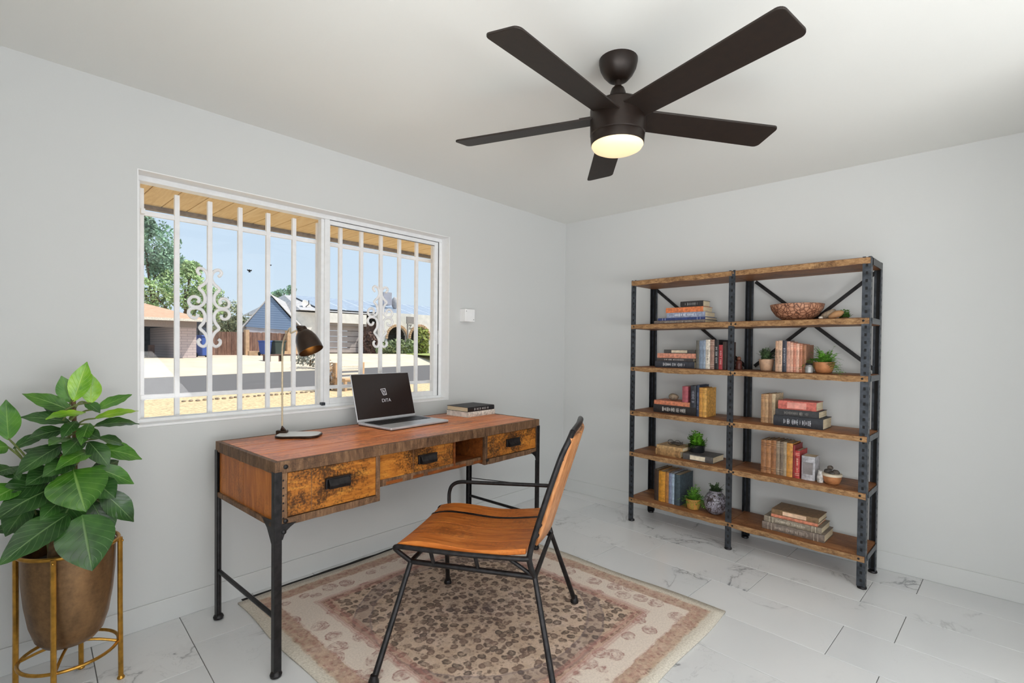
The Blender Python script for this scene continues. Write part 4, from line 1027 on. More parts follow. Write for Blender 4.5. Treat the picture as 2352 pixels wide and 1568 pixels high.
def leaf_mesh(base, tip, width, nrm, droop=.12, cup=.18, wav=.02, seed=0, broad=.45):
    """a leaf blade from base to tip with midrib; leafuv = (-1..1 across, 0..1 along)"""
    base, tip = Vector(base), Vector(tip); ax = tip-base; L = ax.length; ax.normalize()
    nrm = Vector(nrm); nrm = (nrm-ax*nrm.dot(ax)).normalized(); sd_ = ax.cross(nrm)
    nu, nv = 14, 8; vs_, uv = [], []
    for i in range(nu+1):
        t = i/nu; tt = t**(.80 if broad > .5 else .95)
        w = width/2*(math.sin(PI*tt)**(.72 if broad > .5 else .85))*(1-.35*t**5) if 0 < t < 1 else .001
        c = base+ax*L*t+nrm*(droop*L*4*t*(1-t)*.5)-nrm*(droop*L*t*t*.5)
        for j in range(nv+1):
            s_ = -1+2*j/nv
            off = cup*w*(abs(s_)**1.5)+wav*L*math.sin(t*11+seed)*abs(s_)**2*.35+.012*L*math.sin(t*26+s_*2+seed)*abs(s_)
            vs_.append(c+sd_*(s_*w)+nrm*off); uv.append((s_, t, 0))
    fs = [(i*(nv+1)+j, i*(nv+1)+j+1, (i+1)*(nv+1)+j+1, (i+1)*(nv+1)+j) for i in range(nu) for j in range(nv)]
    me = bpy.data.meshes.new('leaf'); me.from_pydata([tuple(q) for q in vs_], [], fs)
    a = me.attributes.new('leafuv', 'FLOAT_VECTOR', 'POINT'); a.data.foreach_set('vector', [c for q in uv for c in q])
    return me
ps = .4898
def lp(x, y, yy): return AY(x*ps, 800+y*ps, yy)-plant.location
TOC = (CAM-PC).normalized(); TOC.z = 0
# (base x, base y, base depth, tip x, tip y, tip depth, width in crop px, tone, normal bias: up share, droop)
LV = [
 (345, 250, -.30, 408, 62, -.30, 92, 'b', .15, .02), (332, 255, -.28, 288, 128, -.27, 84, 'm', .15, .02), (425, 260, -.30, 428, 118, -.30, 88, 'b', .15, .02),
 (350, 300, -.30, 104, 208, -.26, 84, 'm', .75, .10), (450, 290, -.29, 620, 212, -.25, 70, 'm', .75, .08), (330, 345, -.31, 92, 318, -.30, 84, 'd', .85, .10),
 (402, 300, -.33, 215, 326, -.42, 78, 'b', .9, .06), (440, 330, -.30, 650, 286, -.28, 62, 'b', .9, .10), (440, 365, -.31, 655, 345, -.30, 84, 'd', .85, .14),
 (40, 430, -.31, 28, 240, -.33, 96, 'm', .1, .02), (40, 460, -.31, -70, 470, -.34, 90, 'm', .5, .08), (60, 470, -.30, 232, 392, -.30, 62, 'd', .85, .10),
 (300, 448, -.33, 70, 590, -.40, 112, 'd', .55, .10), (432, 478, -.34, 262, 560, -.44, 96, 'm', .75, .12), (415, 435, -.34, 512, 552, -.41, 92, 'd', .5, .10),
 (440, 470, -.31, 672, 512, -.31, 108, 'm', .75, .16), (430, 555, -.32, 632, 632, -.34, 92, 'm', .65, .14), (345, 568, -.37, 400, 762, -.47, 238, 'm', .45, .10),
 (258, 650, -.35, -30, 800, -.42, 150, 'd', .55, .12), (240, 610, -.33, -20, 700, -.36, 130, 'd', .7, .12), (465, 660, -.33, 632, 812, -.36, 118, 'd', .6, .14),
 (322, 775, -.40, -10, 1012, -.50, 150, 'd', .5, .10), (385, 780, -.42, 432, 1042, -.52, 225, 'd', .38, .06), (250, 780, -.30, -40, 860, -.28, 110, 'd', .7, .12),
 (420, 600, -.27, 560, 520, -.20, 90, 'd', .7, .1), (300, 520, -.27, 110, 470, -.20, 96, 'd', .8, .1), (400, 690, -.28, 540, 760, -.23, 110, 'd', .7, .12), (60, 560, -.32, -40, 590, -.38, 80, 'd', .6, .1),
 (330, 420, -.33, 230, 450, -.42, 84, 'm', .5, .1), (380, 420, -.33, 300, 500, -.42, 90, 'd', .45, .1), (300, 380, -.31, 130, 420, -.34, 80, 'd', .5, .1), (400, 250, -.29, 470, 300, -.34, 60, 'd', .5, .1),
 (330, 300, -.29, 200, 270, -.24, 70, 'd', .4, .05), (460, 420, -.31, 590, 450, -.30, 76, 'd', .5, .1), (350, 520, -.35, 200, 600, -.42, 110, 'd', .45, .1), (440, 620, -.33, 540, 700, -.40, 120, 'd', .4, .1),
 (270, 560, -.33, 120, 640, -.38, 120, 'd', .45, .1), (350, 700, -.33, 260, 860, -.42, 150, 'd', .4, .1), (430, 720, -.33, 520, 880, -.38, 130, 'd', .4, .1), (150, 720, -.33, 20, 880, -.37, 120, 'd', .5, .1),
 (100, 640, -.33, -60, 720, -.38, 110, 'm', .5, .1), (420, 350, -.33, 380, 450, -.42, 70, 'm', .4, .1), (360, 340, -.33, 290, 420, -.42, 66, 'd', .4, .1), (220, 700, -.30, 60, 760, -.28, 120, 'd', .5, .1), (380, 390, -.34, 470, 420, -.43, 70, 'd', .8, .1), (300, 700, -.34, 190, 800, -.42, 90, 'd', .6, .12), (20, 560, -.30, 90, 610, -.38, 84, 'd', .7, .12),
]
for i, (bx_, by_, bd, tx_, ty_, td, wpx, tone, upb, dr) in enumerate(LV):
    b_, t_ = lp(bx_, by_, bd), lp(tx_, ty_, td)
    wm = wpx*ps/FPX*1.72; upb = upb if upb < .6 else .34+.25*(upb-.6)/.3
    nrm = TOC*(1-upb)+Vector((0, 0, 1))*upb+Vector((random.uniform(-.15, .15), random.uniform(-.1, .1), 0))
    me = leaf_mesh(b_, t_, wm, nrm, dr, .16, .02, i, .6 if wpx > 130 else .4)
    o = obj('leaf', me, M['leaf_bright' if tone == 'b' else 'leaf_mid' if tone == 'm' else 'leaf_dark'], plant, smooth='all')
    ax0 = Vector((.02*math.sin(i*2.1), .02*math.cos(i*1.7), .33+.60*max(0, min(1, (830-by_)/640))))
    if bx_ < 120: ax0 = Vector((-.09, .0, max(.36, b_.z-.12)))
    mdl = (ax0+b_)*.5+Vector((0, 0, .01))
    obj('petiole', MB().tube(smoothpts([ax0, mdl, b_+(t_-b_)*.04], 3), [.0035]*6+[.0026], 6), M['stem'], o, smooth=True)
for (x0, y0, x1, y1, h, r) in ((0, 0, .012, .01, .92, .009), (-.03, .0, -.02, .01, .70, .008), (-.05, -.01, -.10, .0, .62, .008), (.03, .02, .03, .03, .6, .007)):
    obj('stem', MB().tube(smoothpts([(x0, y0, .30), ((x0+x1)/2+.01, (y0+y1)/2, .30+(h-.3)*.5), (x1, y1, h)], 4), [r]*4+[r*.8]*5, 8), M['bark'] if h > .65 else M['stem'], plant, smooth=True)
obj('trunk', MB().tube(smoothpts([(-.035, -.05, .30), (-.05, -.055, .345), (-.045, -.04, .40)], 4), [.02, .02, .019, .018, .017, .016, .015, .014, .012], 9), M['bark'], plant, smooth=True)

# ------------------------------------------------------------------ security grille outside the window
GYR = .20
gr = thing('window_grille', 'white iron security bars with scrollwork outside the window', 'window bars', ((WX0+WX1)/2, GYR, .93))
gx0 = gr.location.x
def gp(name, mb, **k):
    mb.v = [(x-gx0, y-GYR, z-.93) for x, y, z in mb.v]; return obj(name, mb, M['grille'], gr, **k)
xb = [-3.142+.1473*k for k in range(13)]
for x in xb: gp('bar', MB().bx(x-.011, x+.011, GYR-.011, GYR+.011, .93, 2.052), bevel=.002)
for z in (1.935, 1.042): gp('rail', MB().bx(xb[0]-.01, xb[-1]+.01, GYR-.008, GYR+.008, z-.011, z+.011), bevel=.002)
for x, z in ((xb[0], 1.935), (xb[-1], 1.935), (xb[0], 1.042), (xb[-1], 1.042)): gp('bracket', MB().bx(x-.008, x+.008, T, GYR-.010, z-.012, z+.012))
SC1 = [(690, 868), (708, 852), (714, 832), (697, 815), (668, 820), (643, 846), (635, 888), (656, 930), (700, 970), (672, 1002), (656, 1040), (660, 1082), (690, 1113), (732, 1122), (770, 1106), (777, 1074), (755, 1046), (720, 1043), (700, 1064), (712, 1088)]
SC2 = [(708, 1178), (722, 1205), (755, 1206), (779, 1176), (768, 1142), (722, 1130), (676, 1146), (655, 1190), (665, 1240), (695, 1285), (660, 1322), (636, 1370), (640, 1410), (668, 1432), (699, 1416), (706, 1388), (690, 1374)]
for xc, ztop in ((xb[2], 1.700), (xb[9], 1.706)):
    for sgn in (1, -1):
        mb = MB()
        for sc_ in (SC1, SC2):
            pts = smoothpts([(xc+sgn*(a-620)*.000600, GYR, ztop-(b-812)*.00066) for a, b in sc_], 4)
            mb.tube(pts, .0082, 8)
        gp('scroll', mb, smooth=True)

# ------------------------------------------------------------------ exterior: eave, ground, street
EX = {}
EX['soffit'] = wood('soffit_wood', (222, 188, 140), (236, 206, 160), (244, 220, 180), 3, (12, 1.2, 12), .7, None, .1, .08)
EX['gravel'] = plain((214, 186, 142), .95, 0, .22, 16, .4)
EX['concrete'] = plain((216, 198, 174), .9, 0, .06, .6)
EX['curb'] = plain((222, 204, 180), .9, 0, .06, 3)
g = G('asphalt'); nn = g.noise(g.coord(), 30, 6, .7); M['asphalt'] = g.set(g.ramp(nn, [(.3, (90, 85, 82)), (.7, (110, 104, 100))]), .95)
EX['stucco'] = plain((232, 226, 216), .9, 0, .05, 2)
EX['lav'] = plain((172, 170, 178), .9, 0, .05, 2)
g = G('blue_siding'); w_ = g.n('TexWave', bands_direction='Z'); g.put(w_.inputs[0], g.coord()); w_.inputs['Scale'].default_value = 1.5
EX['siding'] = g.set(g.ramp(w_.outputs[1], [(0, (92, 112, 140)), (.2, (112, 132, 160)), (1, (118, 138, 166))]), .9)
g = G('block_brick'); br_ = g.n('TexBrick'); g.put(br_.inputs[0], g.coord('Object', (1, 1, 1), (PI/2, 0, 0))); br_.inputs['Scale'].default_value = 1.0
br_.inputs['Brick Width'].default_value = .6; br_.inputs['Row Height'].default_value = .16; br_.inputs['Mortar Size'].default_value = .012
br_.inputs[1].default_value = rgba((206, 190, 186)); br_.inputs[2].default_value = rgba((196, 180, 178)); br_.inputs[3].default_value = rgba((158, 146, 146)); EX['brick'] = g.set(br_.outputs[0], .9)
g = G('shingle'); nn = g.noise(g.coord('Object', (1, 1, 4)), 3, 5, .7); EX['shingle'] = g.set(g.ramp(nn, [(.3, (188, 146, 118)), (.7, (214, 172, 142))]), .95)
EX['roof_grey'] = plain((186, 182, 180), .95, 0, .1, 3)
EX['fascia'] = plain((150, 142, 138), .8)
EX['garage_door'] = plain((176, 166, 162), .7, 0, .05, 2)
EX['brown'] = plain((110, 84, 74), .9, 0, .3, 4)
EX['dark'] = plain((58, 56, 60), .8, 0, .4, 6)  # dark grey with carport and porch shade in it; also plain dark parts
EX['tan_block'] = plain((206, 170, 134), .9, 0, .1, 3)
EX['solar'] = plain((158, 166, 178), .25, 0, .08, 2)  # pale base colour carries the sky's reflection on the panels
EX['solar_rim'] = plain((216, 220, 226), .4)
EX['fence'] = wood('fence_wood', (98, 72, 62), (134, 102, 88), (160, 128, 110), 2, (4, 4, .6), .9, None, .2, .5)
EX['bin_blue'] = plain((66, 96, 172), .5); EX['bin_green'] = plain((54, 66, 60), .5)
EX['tree'] = plain((176, 200, 142), .8, 0, .3, 1.2); EX['tree_dark'] = plain((146, 178, 150), .8, 0, .3, 1.2); EX['shrub'] = plain((140, 152, 108), .8, 0, .35, 2)
EX['lawn'] = plain((158, 168, 92), .95, 0, .2, 4); EX['grey_plant'] = plain((140, 140, 128), .9, 0, .3, 4)
EX['cream_wood'] = plain((232, 222, 204), .8)
# eave: soffit boards run out from the wall
ev = thing('roof_eave', 'tan wooden soffit boards of the eave above the window', 'eave', (-2.3, T, 2.2))
for k in range(36):
    x0 = -4.55+.1415*k
    o = obj('soffit_board', MB().bx(0, .1365, 0, 1.02, 0, .02), EX['soffit'], ev, bevel=.003); o.location = (x0+2.3, 0, .0)
obj('fascia', MB().bx(-2.3, 2.9, 1.02, 1.06, -.026, .2), EX['fascia'], ev)
obj('gutter', MB().bx(-2.3, 2.9, 1.06, 1.18, .06, .18), EX['cream_wood'], ev)
obj('batten', MB().bx(-2.3, 2.9, 0, 1.02, .022, .05), EX['brown'], ev)
obj('roof_deck', MB().bx(-2.3, 2.9, .002, 1.05, .2, .24), EX['brown'], ev)
def ground(name, quad, mat, label, t=.05):
    return struct(name, MB().prism([(x, y) for x, y, z in quad], lambda x, y: (x, y, [q[2] for q in quad if abs(q[0]-x)+abs(q[1]-y) < 1e-6][0]-t), lambda x, y: (x, y, [q[2] for q in quad if abs(q[0]-x)+abs(q[1]-y) < 1e-6][0])), mat)
ground('ground_gravel', [(-60, T, -.15), (70, T, -.15), (70, 21.6, -.15), (4.3, 13.55, -.15), (-60, 4.2, -.15)], EX['gravel'], '')
ground('curb_near', [(-60, 4.2, -.14), (4.3, 13.55, -.14), (70, 21.6, -.14), (70, 21.9, -.14), (4.3, 13.85, -.14), (-60, 4.5, -.14)], EX['curb'], '', .12)
ground('road', [(-60, 4.5, -.2), (4.3, 13.85, -.2), (70, 21.9, -.2), (70, 44.5, -.2), (21.7, 30.1, -.2), (1.2, 23.9, -.2), (-60, 5.5, -.2)], M['asphalt'], '')
ground('driveway_slope', [(-60, 5.5, -.19), (1.2, 23.9, -.19), (21.7, 30.1, -.19), (70, 44.5, -.19), (70, 52, .5), (21.7, 37.5, .5), (1.2, 31, .5), (-60, 12.6, .5)], EX['concrete'], '')
ground('ground_far', [(-60, 12.6, .5), (1.2, 31, .5), (21.7, 37.5, .5), (70, 52, .5), (140, 72, .5), (140, 160, .5), (-60, 160, .5)], EX['concrete'], '')
def ebox(mb, pxL, pxR, pyT, pyB, Y, dep):
    a, b = AY(pxL, (pyT+pyB)/2, Y), AY(pxR, (pyT+pyB)/2, Y); zt_ = AY((pxL+pxR)/2, pyT, Y).z; zb_ = AY((pxL+pxR)/2, pyB, Y).z
    mb.bx(a.x, b.x, Y, Y+dep, zb_, zt_); return a.x, b.x, zb_, zt_
# --- tan roofed house at the left
h1 = thing('neighbour_house', 'house with tan hip roof and dark carport seen through left window pane', 'house', (AY(430, 822, 32).x, 32, .5))
def hp_(root, name, mb, mat, parent=None, **k):
    L_ = root.location; mb.v = [(x-L_.x, y-L_.y, z-L_.z) for x, y, z in mb.v]; return obj(name, mb, mat, parent or root, **k)
mb = MB(); ebox(mb, 404, 451, 733, 832, 32, 7); hp_(h1, 'brick_wall', mb, EX['brick'])
mb = MB(); ebox(mb, 180, 410, 740, 838, 38.5, .3); hp_(h1, 'carport_wall', mb, EX['dark'])  # carport shade is put into the dark wall colour
mb = MB(); ebox(mb, 451, 482, 738, 830, 36, 3); hp_(h1, 'rear_wall', mb, EX['dark'])
mb = MB(); ebox(mb, 458, 476, 752, 790, 35.95, .1); hp_(h1, 'window', mb, plain((72, 76, 84), .2))
mb = MB(); ebox(mb, 150, 452, 733, 748, 31.9, .25); hp_(h1, 'beam', mb, EX['fascia'])
mb = MB(); ebox(mb, 343, 355, 792, 832, 34, .4); hp_(h1, 'post', mb, EX['brown'])
mb = MB(); ebox(mb, 150, 404, 738, 745, 32.2, 6); hp_(h1, 'carport_ceiling', mb, EX['dark'])  # same dark colour stands for the shade under the carport roof
e1, e0 = AY(484, 735, 31), AY(100, 730, 31); r1 = AY(296, 687, 37); r0 = Vector((e0.x, 37, r1.z)); ez = e1.z
mb = MB().add([(e0.x, 31, ez), (e1.x, 31, ez), (e1.x, 43, ez), (e0.x, 43, ez), (r0.x, 37, r1.z), (r1.x, 37, r1.z)], [(0, 1, 5, 4), (1, 2, 5), (2, 3, 4, 5), (0, 4, 3), (0, 3, 2, 1)])
hp_(h1, 'roof', mb, EX['shingle'])
mb = MB().bx(e0.x, e1.x, 30.95, 31.05, ez-.12, ez+.03); hp_(h1, 'eave_board', mb, EX['cream_wood'])
# --- grey house with blue gable, solar roof, garage and arcade
Y2 = 45.0
h2 = thing('neighbour_house', 'house with blue gable end, solar roof and white arcade across the street', 'house', (AY(700, 808, Y2).x, Y2, .5))
ap, gl_, gr_ = AY(621, 678, Y2), AY(563, 747, Y2), AY(694, 759, Y2)
mb = MB().prism([(gl_.x, gl_.z-.1), (gr_.x, gr_.z-.1), (ap.x, ap.z)], lambda x, z: (x, Y2, z), lambda x, z: (x, Y2+.2, z)); hp_(h2, 'gable', mb, EX['siding'])
mb = MB(); ebox(mb, 566, 692, 744, 815, Y2+.1, 9); hp_(h2, 'side_wall', mb, EX['lav'])
ov = .12
mb = MB().add([(ap.x, Y2-ov, ap.z+.1), (gr_.x+.4, Y2-ov, gr_.z-.2), (gr_.x+.4+8.5, Y2+14, gr_.z-.2), (ap.x+8.5, Y2+14, ap.z+.1), (gl_.x-.4, Y2-ov, gl_.z-.2), (gl_.x-.4+8.5, Y2+14, gl_.z-.2)], [(0, 1, 2, 3), (0, 3, 5, 4)])
o = hp_(h2, 'gable_roof', mb, EX['roof_grey']); m = o.modifiers.new('s', 'SOLIDIFY'); m.thickness = .1
# main roof: ridge along x
Y3e, Y3r = 46.0, 54.0
eL, eR = AY(690, 722, Y3e), AY(1060, 722, Y3e); ez3 = AY(830, 720, Y3e).z
rz3 = AY(700, 681, Y3r).z
xr0, xr1 = AY(652, 681, Y3r).x, AY(1090, 700, Y3r).x
mb = MB().add([(eL.x, Y3e, ez3), (eR.x+6, Y3e, ez3), (xr1+6, Y3r, rz3), (xr0, Y3r, rz3), (eL.x, Y3r+8, ez3), (eR.x+6, Y3r+8, ez3)], [(0, 1, 2, 3), (3, 2, 5, 4), (0, 3, 4), (1, 5, 2), (0, 4, 5, 1)])
hp_(h2, 'main_roof', mb, EX['roof_grey'])
mb = MB(); ebox(mb, 676, 748, 717, 815, Y2+1.6, 6); hp_(h2, 'front_wall', mb, EX['stucco'])
mb = MB(); ebox(mb, 742, 842, 720, 742, Y2+.9, .6); hp_(h2, 'garage_fascia', mb, EX['stucco'])
mb = MB(); ebox(mb, 742, 842, 741, 748, Y2+1.2, .6); hp_(h2, 'garage_header', mb, EX['fascia'])
for k in range(5):
    mb = MB(); ebox(mb, 747, 841, 747.5+12.6*k, 747.5+12.6*(k+1)-.8, Y2+1.9, .12); hp_(h2, 'garage_panel', mb, EX['garage_door'], bevel=.03)
mb = MB(); ebox(mb, 840, 872, 742, 815, Y2+1.5, 4); hp_(h2, 'entry_wall', mb, EX['brown'])
# arcade wall with arches (thin vertical slices follow the arch curve)
YA = Y2+.6
def pxx(px): return AY(px, 770, YA).x
zg = .5; zT = AY(900, 718, YA).z
arches = [(pxx(890), pxx(934), AY(912, 750, YA).z), (pxx(943), pxx(985), AY(964, 750, YA).z), (pxx(994), pxx(1036), AY(1010, 751, YA).z)]
mb = MB(); x = pxx(868); xe = pxx(1060); dx = .12
while x < xe:
    xm = x+dx/2; zb_ = zg
    for a, b, zt_ in arches:
        if a < xm < b:
            r = (b-a)/2; zb_ = (zt_-r*1.0)+r*math.sqrt(max(0, 1-((xm-(a+b)/2)/r)**2))
    mb.bx(x, x+dx+.002, YA, YA+.4, zb_, zT); x += dx
hp_(h2, 'arcade_wall', mb, EX['stucco'])
mb = MB(); ebox(mb, 826, 1060, 704, 720, YA+2.4, .4)
for a, b, zt_ in arches:
    r = (b-a)/2; c = (a+b)/2; mb2 = MB()
    for k in range(19):
        an = PI*k/18; mb2.box((c+(r+.12)*math.cos(an), YA-.02, zt_-r+(r+.12)*math.sin(an)), (.28, .14, r*PI/20), Matrix.Rotation(-an, 3, 'Y'))
    o = hp_(h2, 'arch_trim', mb2, EX['tan_block'])
mb = MB(); mb.bx(pxx(868), xe, YA+3.2, YA+3.4, zg, zT); hp_(h2, 'porch_wall', mb, EX['dark'])  # shade behind the arches painted as a dark wall
mb = MB(); ebox(mb, 881, 900, 671, 700, Y2+4, 1.2); hp_(h2, 'chimney', mb, EX['lav'])
mb = MB(); c = AY(907, 690, Y2+4.6); mb.ball((c.x, c.y, c.z-.3), (.42, .42, .75)); hp_(h2, 'roof_vent', mb, EX['roof_grey'], smooth='all')
# solar panels lie on the main roof slope
sl = Vector((0, Y3r-Y3e, rz3-ez3)).normalized(); Ls = (Vector((0, Y3r, rz3))-Vector((0, Y3e, ez3))).length
sol = thing('solar_array', 'row of dark blue solar panels on the roof across the street', 'solar panels', (eL.x, Y3e, ez3))
nrm_ = Vector((0, -sl.z, sl.y)); ang = math.atan2(sl.z, sl.y); k = 0
xx = eL.x+2.2
while xx < eR.x+3:
    o = obj('panel', MB().bx(0, 2.86, 0, Ls-1.3, 0, .06), EX['solar'], sol); o.rotation_euler.x = ang; o.location = Vector((xx-eL.x, 0, 0))+sl*.5+nrm_*.12
    obj('panel_rim', MB().bx(2.86, 2.98, 0, Ls-1.3, 0, .07), EX['solar_rim'], o); xx += 2.98
# satellite dish on the gable roof
dc = AY(700, 706, Y2+3)
t = thing('satellite_dish', 'white satellite dish on the roof beside the blue gable', 'satellite dish', (dc.x, dc.y, dc.z-1.0))
d_ = MB().lathe([(.02, 0), (.3, .05), (.55, .16), (.72, .3), (.70, .31), (.52, .18), (.28, .07), (.02, .02)], 24)
o = obj('dish', d_, EX['stucco'], t, smooth=True); o.location.z = 1.0; o.rotation_euler = (1.2, 0, .5)
obj('mast', MB().tube([(0, 0, -1.2), (0, 0, 1.0)], .06, 8), EX['dark'], t)
obj('feed_arm', MB().tube([(0, 0, 1.0), (.1, -.7, 1.3), (.05, -.8, 1.7)], .04, 8), EX['dark'], t)
# lamp post with small sign in front of the arcade
lc = AY(936, 790, 44.6)
t = thing('yard_lamp_post', 'thin grey post with a square sign before the arcade', 'post', (lc.x, lc.y, .5))
zt_ = AY(936, 727, 44.6).z-.5
obj('pole', MB().tube([(0, 0, 0), (0, 0, zt_)], .09, 8), EX['fascia'], t); obj('sign', MB().bx(-.15, .95, -.08, .08, zt_-.8, zt_), EX['fascia'], t)
tx = bpy.data.curves.new('house_letter', 'FONT'); tx.body = 'Z'; tx.size = .7; tx.extrude = .02
to = bpy.data.objects.new('house_letter', tx); COL.objects.link(to); bpy.context.view_layer.update(); me = bpy.data.meshes.new_from_object(to); bpy.data.objects.remove(to)
lz = AY(939, 754, YA); o = obj('house_letter', me, EX['fascia'], h2); o.rotation_euler.x = PI/2; o.location = Vector((lz.x, YA-.03, lz.z))-h2.location
# --- fence with block pillars
YF = 40.0
fn = thing('wooden_fence', 'brown vertical plank fence with tan block pillars behind the bins', 'fence', (AY(560, 815, YF).x, YF, .5))
zt_, zb_ = AY(520, 761, YF).z, .4
xa, xb2 = AY(470, 790, YF).x, AY(664, 790, YF).x
pm = None; x = xa; k = 0
while x < xb2:
    w_ = .19
    if pm is None:
        pm = MB().bx(0, .184, 0, .03, 0, zt_-zb_).mesh('plank'); pm.materials.append(EX['fence'])
    o = link(bpy.data.objects.new('plank', pm), fn); o.location = (x-fn.location.x, .02*(k % 2), zb_-.5+random.uniform(-.04, .02)); x += w_; k += 1
for a, b, tpy in ((564, 573, 757), (660, 684, 759)):
    mb = MB(); ebox(mb, a, b, tpy, 818, YF-.35, .5); hp_(fn, 'pillar', mb, EX['tan_block'], bevel=.02)
mb = MB(); ebox(mb, 572, 662, 806, 817, YF-1.6, .3); hp_(fn, 'low_wall', mb, EX['tan_block'], bevel=.02)
# wheelie bins
def bin_(label, px, py, Y, mat, w=.75, h=1.35):
    b = AY(px, py, Y); t = thing('wheelie_bin', label, 'bin', (b.x, Y, .5), .2, 'bins across the street')
    obj('body', MB().add([(-w*.4, -.35, .1), (w*.4, -.35, .1), (w*.4, .35, .1), (-w*.4, .35, .1), (-w*.5, -.42, h), (w*.5, -.42, h), (w*.5, .42, h), (-w*.5, .42, h)], [(3, 2, 1, 0), (4, 5, 6, 7), (0, 1, 5, 4), (1, 2, 6, 5), (2, 3, 7, 6), (3, 0, 4, 7)]), mat, t, bevel=.04)
    obj('lid', MB().bx(-w*.54, w*.54, -.46, .46, h, h+.1), mat, t, bevel=.03)
    for s_ in (-1, 1):
        q_ = obj('wheel', MB().lathe([(.14, -.04), (.14, .04)], 14), M['slot'], t); q_.rotation_euler.y = PI/2; q_.location = (s_*w*.42, .34, .14)
bin_('blue recycling bin beside the brick carport', 469, 818, 33.4, EX['bin_blue'], .72, 1.3)
bin_('blue recycling bin left of the dark green bin', 609, 806, 37.4, EX['bin_blue'], .62, 1.06)
bin_('dark green wheelie bin by the fence', 637, 806, 37.3, EX['bin_green'], .95, 1.08)
# planter wall, grey shrub, stones and bench nearer the street
pc0 = FZ(660, 834, .1)
t = thing('block_planter', 'low dark wooden planter with three pale panels by the driveway', 'planter', (pc0.x, pc0.y, .03), math.radians(17))
for i_ in range(3):
    q_ = obj('box', MB().bx(-1.4+i_*.95, -.6+i_*.95, 0, .6, 0, .62), EX['brown'], t); obj('panel', MB().bx(-1.3+i_*.95, -.72+i_*.95, -.03, 0, .1, .58), EX['cream_wood'], q_)
obj('cap', MB().bx(-1.45, 1.4, -.04, .64, .62, .68), EX['brown'], t)
def cloud(c, r, n, sz, seed):
    rr = random.Random(seed); mb = MB()
    for i_ in range(n):
        a = rr.uniform(0, 2*PI); u = rr.uniform(-1, 1); s_ = rr.uniform(.55, 1.0)**.5*(1+.22*math.sin(a*3+u*4+seed)); q_ = math.sqrt(1-u*u)
        p_ = Vector((c[0]+r[0]*s_*q_*math.cos(a), c[1]+r[1]*s_*q_*math.sin(a), c[2]+r[2]*s_*u))
        e1 = Vector((rr.gauss(0, 1), rr.gauss(0, 1), rr.gauss(0, 1))).normalized(); e2 = e1.cross(Vector((rr.gauss(0, 1), rr.gauss(0, 1), rr.gauss(0, 1)))).normalized()
        k_ = sz*rr.uniform(.6, 1.3); mb.add([p_-e1*k_, p_+e2*k_*.5, p_+e1*k_, p_-e2*k_*.5], [(0, 1, 2, 3)])
    return mb
def bush(label, px, py, Y, r, mat, n=500, sz=.14, name='shrub', cat='shrub', group=None, zb=.5):
    b = AY(px, py, Y); t = thing(name, label, cat, (b.x, Y, zb), 0, group)
    obj('foliage', cloud((0, 0, r[2]*.9), r, n, sz, int(px)), mat, t)
    obj('stems', MB().tube([(0, 0, -.1), (.05*r[0], 0, r[2]*.8)], .05, 6).tube([(.1, 0, 0), (.4*r[0], .1, r[2])], .035, 6).tube([(-.1, 0, 0), (-.4*r[0], .1, r[2])], .035, 6), M['bark'], t)
bush('dry grey shrub right of the low planter', 712, 832, 27.5, (.85, .6, .38), EX['grey_plant'], 400, .1, zb=.12)
bush('clipped green hedge before the brown entry wall', 893, 806, 44.2, (1.5, .7, .75), EX['shrub'], 500, .2)
bush('green shrub before the first arch', 922, 806, 44.0, (1.9, .7, .85), EX['shrub'], 600, .2)
bush('yellow green bush beside the second arch', 968, 790, 44.3, (.95, .7, 1.6), plain((150, 156, 84), .9, 0, .4, 2), 500, .2)
bush('dark bush at the brown entry wall', 853, 806, 45.6, (.9, .6, 1.2), EX['brown'], 300, .2)
lw = MB(); q0 = [FZ(px, py, .52) for px, py in ((915, 808), (1010, 807), (1010, 818), (935, 813))]
lo = obj('lawn', MB().prism([(q_.x, q_.y) for q_ in q0], lambda x, y: (x, y, .5), lambda x, y: (x, y, .53)), EX['lawn']); tag(lo, 'short green lawn patch before the arcade', 'lawn', None, 'stuff')
# trees
def tree(label, px, py, Y, lobes, mat, hgt, n=2200, sz=.4, name='tree'):
    b = AY(px, py, Y); t = thing(name, label, 'tree', (b.x, Y, .5), 0, 'trees across the street')
    mb = MB()
    for i_, (lx, ly, lz, rx, ry, rz) in enumerate(lobes):
        c = cloud((lx, ly, lz), (rx, ry, rz), n//len(lobes), sz, int(px)+i_*7); mb.add(c.v, c.f)
    obj('crown', mb, mat, t)
    tk = MB().tube([(0, 0, -.2), (.1, 0, hgt*.3), (0, 0, hgt*.6)], [.3, .24, .12], 8)
    for lx, ly, lz, *_ in lobes: tk.tube([(.05, 0, hgt*.35), (lx*.8, ly, lz)], [.14, .05], 6)
    obj('trunk', tk, M['bark'], t)
tree('tall dark green tree rising left behind the tan roof', 352, 800, 48, [(.1, 0, 9.0, 1.7, 1.5, 2.0), (-2.2, 0, 8.6, 1.7, 1.5, 2.2), (.9, 0, 7.6, 1.3, 1.3, 1.3), (-.9, 0, 10.6, 1.0, 1, 1.1)], EX['tree_dark'], 9, 9000, .15)
tree('broad light green tree behind the tan roof ridge', 425, 800, 46, [(0, 0, 5.7, 1.7, 1.5, 1.6), (-2.6, 0, 4.7, 1.8, 1.5, 1.5), (1.4, 0, 4.5, 1.5, 1.4, 1.6), (.4, 0, 7.1, .8, .8, .7), (-4.6, 0, 4.6, 1.6, 1.4, 1.4)], EX['tree'], 6, 9000, .14)
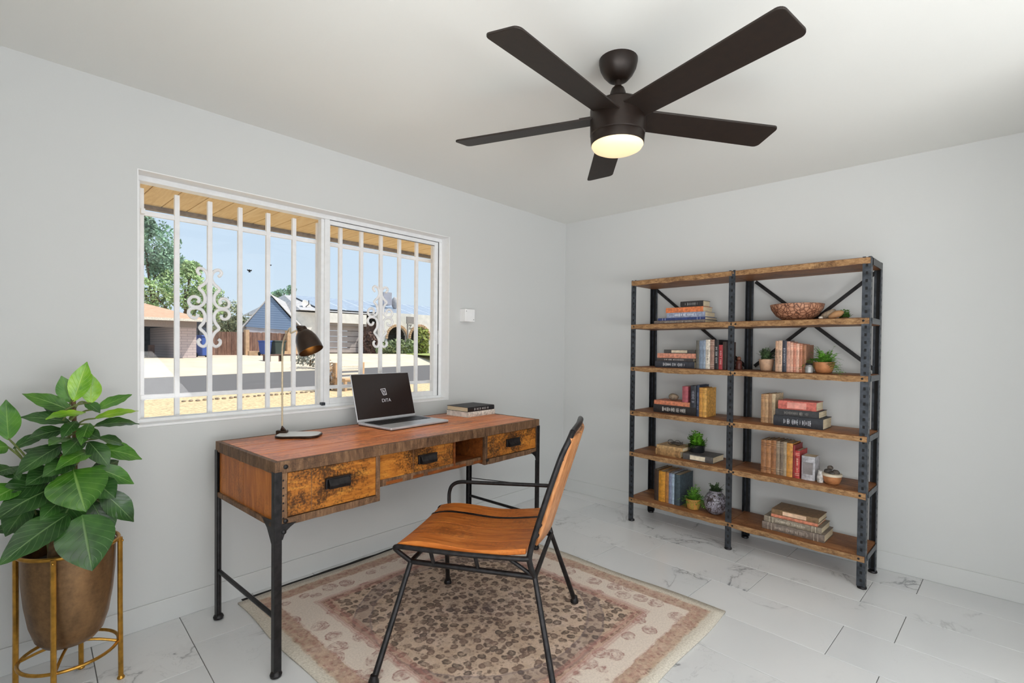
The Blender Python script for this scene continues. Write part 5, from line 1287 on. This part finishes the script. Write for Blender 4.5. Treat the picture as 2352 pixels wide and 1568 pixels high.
tree('olive green tree above the fence right of the scrollwork', 520, 800, 47, [(.2, 0, 3.3, 1.2, 1.2, 1.5), (1.2, 0, 2.5, 1.2, 1, 1.1), (-1.2, 0, 2.9, 1.2, 1.1, 1.5), (2.6, 0, 2.0, .9, .8, .7)], plain((160, 166, 134), .8, 0, .35, 1.2), 3, 6000, .13)
tree('small feathery tree top beyond the blue gable', 655, 790, 78, [(-.3, 0, 9.1, 1.1, 1.0, .7), (.9, 0, 9.8, .7, .7, .7), (-1.4, 0, 8.9, .7, .7, .45)], EX['tree_dark'], 8.5, 1400, .16, name='tree')
# row of edging stones along the gravel
rr = random.Random(4)
for i_ in range(26):
    f_ = i_/25; p_ = Vector((-.3, 11.75, -.15)).lerp(Vector((3.7, 12.35, -.15)), f_)
    r_ = rr.uniform(.048, .064); mb = MB().ball((0, 0, r_*.35), (r_*1.15, r_*.8, r_*.55), 10, 6)
    o = obj('edging_stone', mb, M['stone'], smooth='all'); o.location = p_+Vector((rr.uniform(-.02, .02), rr.uniform(-.05, .05), 0)); o.rotation_euler.z = rr.uniform(0, 3)
    tag(o, 'small round stone in the edging row on the gravel by the street', 'stone', 'edging stones along the gravel')
# slatted bench on the gravel
bc_ = FZ(775, 896, -.15)
t = thing('slatted_bench', 'pale slatted wooden bench on the gravel behind the laptop', 'bench', (bc_.x, bc_.y, -.15), math.radians(10))
for k in range(6):
    obj('slat', MB().bx(-.02, .95, 0, .05, .12+k*.125, .18+k*.125), EX['cream_wood'], t, bevel=.008)
obj('side_post', MB().bx(-.12, 0, -.06, .10, 0, .9), EX['tan_block'], t, bevel=.01); obj('side_post', MB().bx(.95, 1.07, -.06, .10, 0, .9), EX['tan_block'], t, bevel=.01)
obj('seat', MB().bx(-.1, 1.05, -.5, 0, .34, .40), EX['tan_block'], t, bevel=.01)
for x in (-.08, .97): obj('leg', MB().bx(x, x+.08, -.48, -.40, 0, .34), EX['tan_block'], t)
bush('dry tan shrub at the left end of the slatted bench', 752, 900, bc_.y+.15, (.28, .3, .5), plain((186, 158, 128), .9, 0, .35, 8), 500, .05, zb=-.15)
# black insects resting on the glass
def bug(label, px, py, r, yy=.1245):
    c = AY(px, py, yy); t = thing('insect', label, 'insect', (c.x, yy, c.z))
    obj('body', MB().ball((0, 0, 0), (r*.35, r*.15, r*.6), 10, 8), M['slot'], t, smooth='all')
    for s_ in (-1, 1):
        obj('wing', MB().prism([(0, r*.3), (s_*r*.9, r*.55), (s_*r*.75, -.05*r), (s_*r*.15, -.1*r)], lambda a, b: (a, -.0006, b), lambda a, b: (a, 0, b)), M['slot'], t)
        obj('leg', MB().tube([(0, 0, -.1*r), (s_*r*.5, -.001, -.6*r)], r*.05, 5), M['slot'], t)
bug('black moth on the left window pane against the sky', 573, 622, .014)
bug('tiny black fly right of the moth on the left pane', 622, 609, .006)
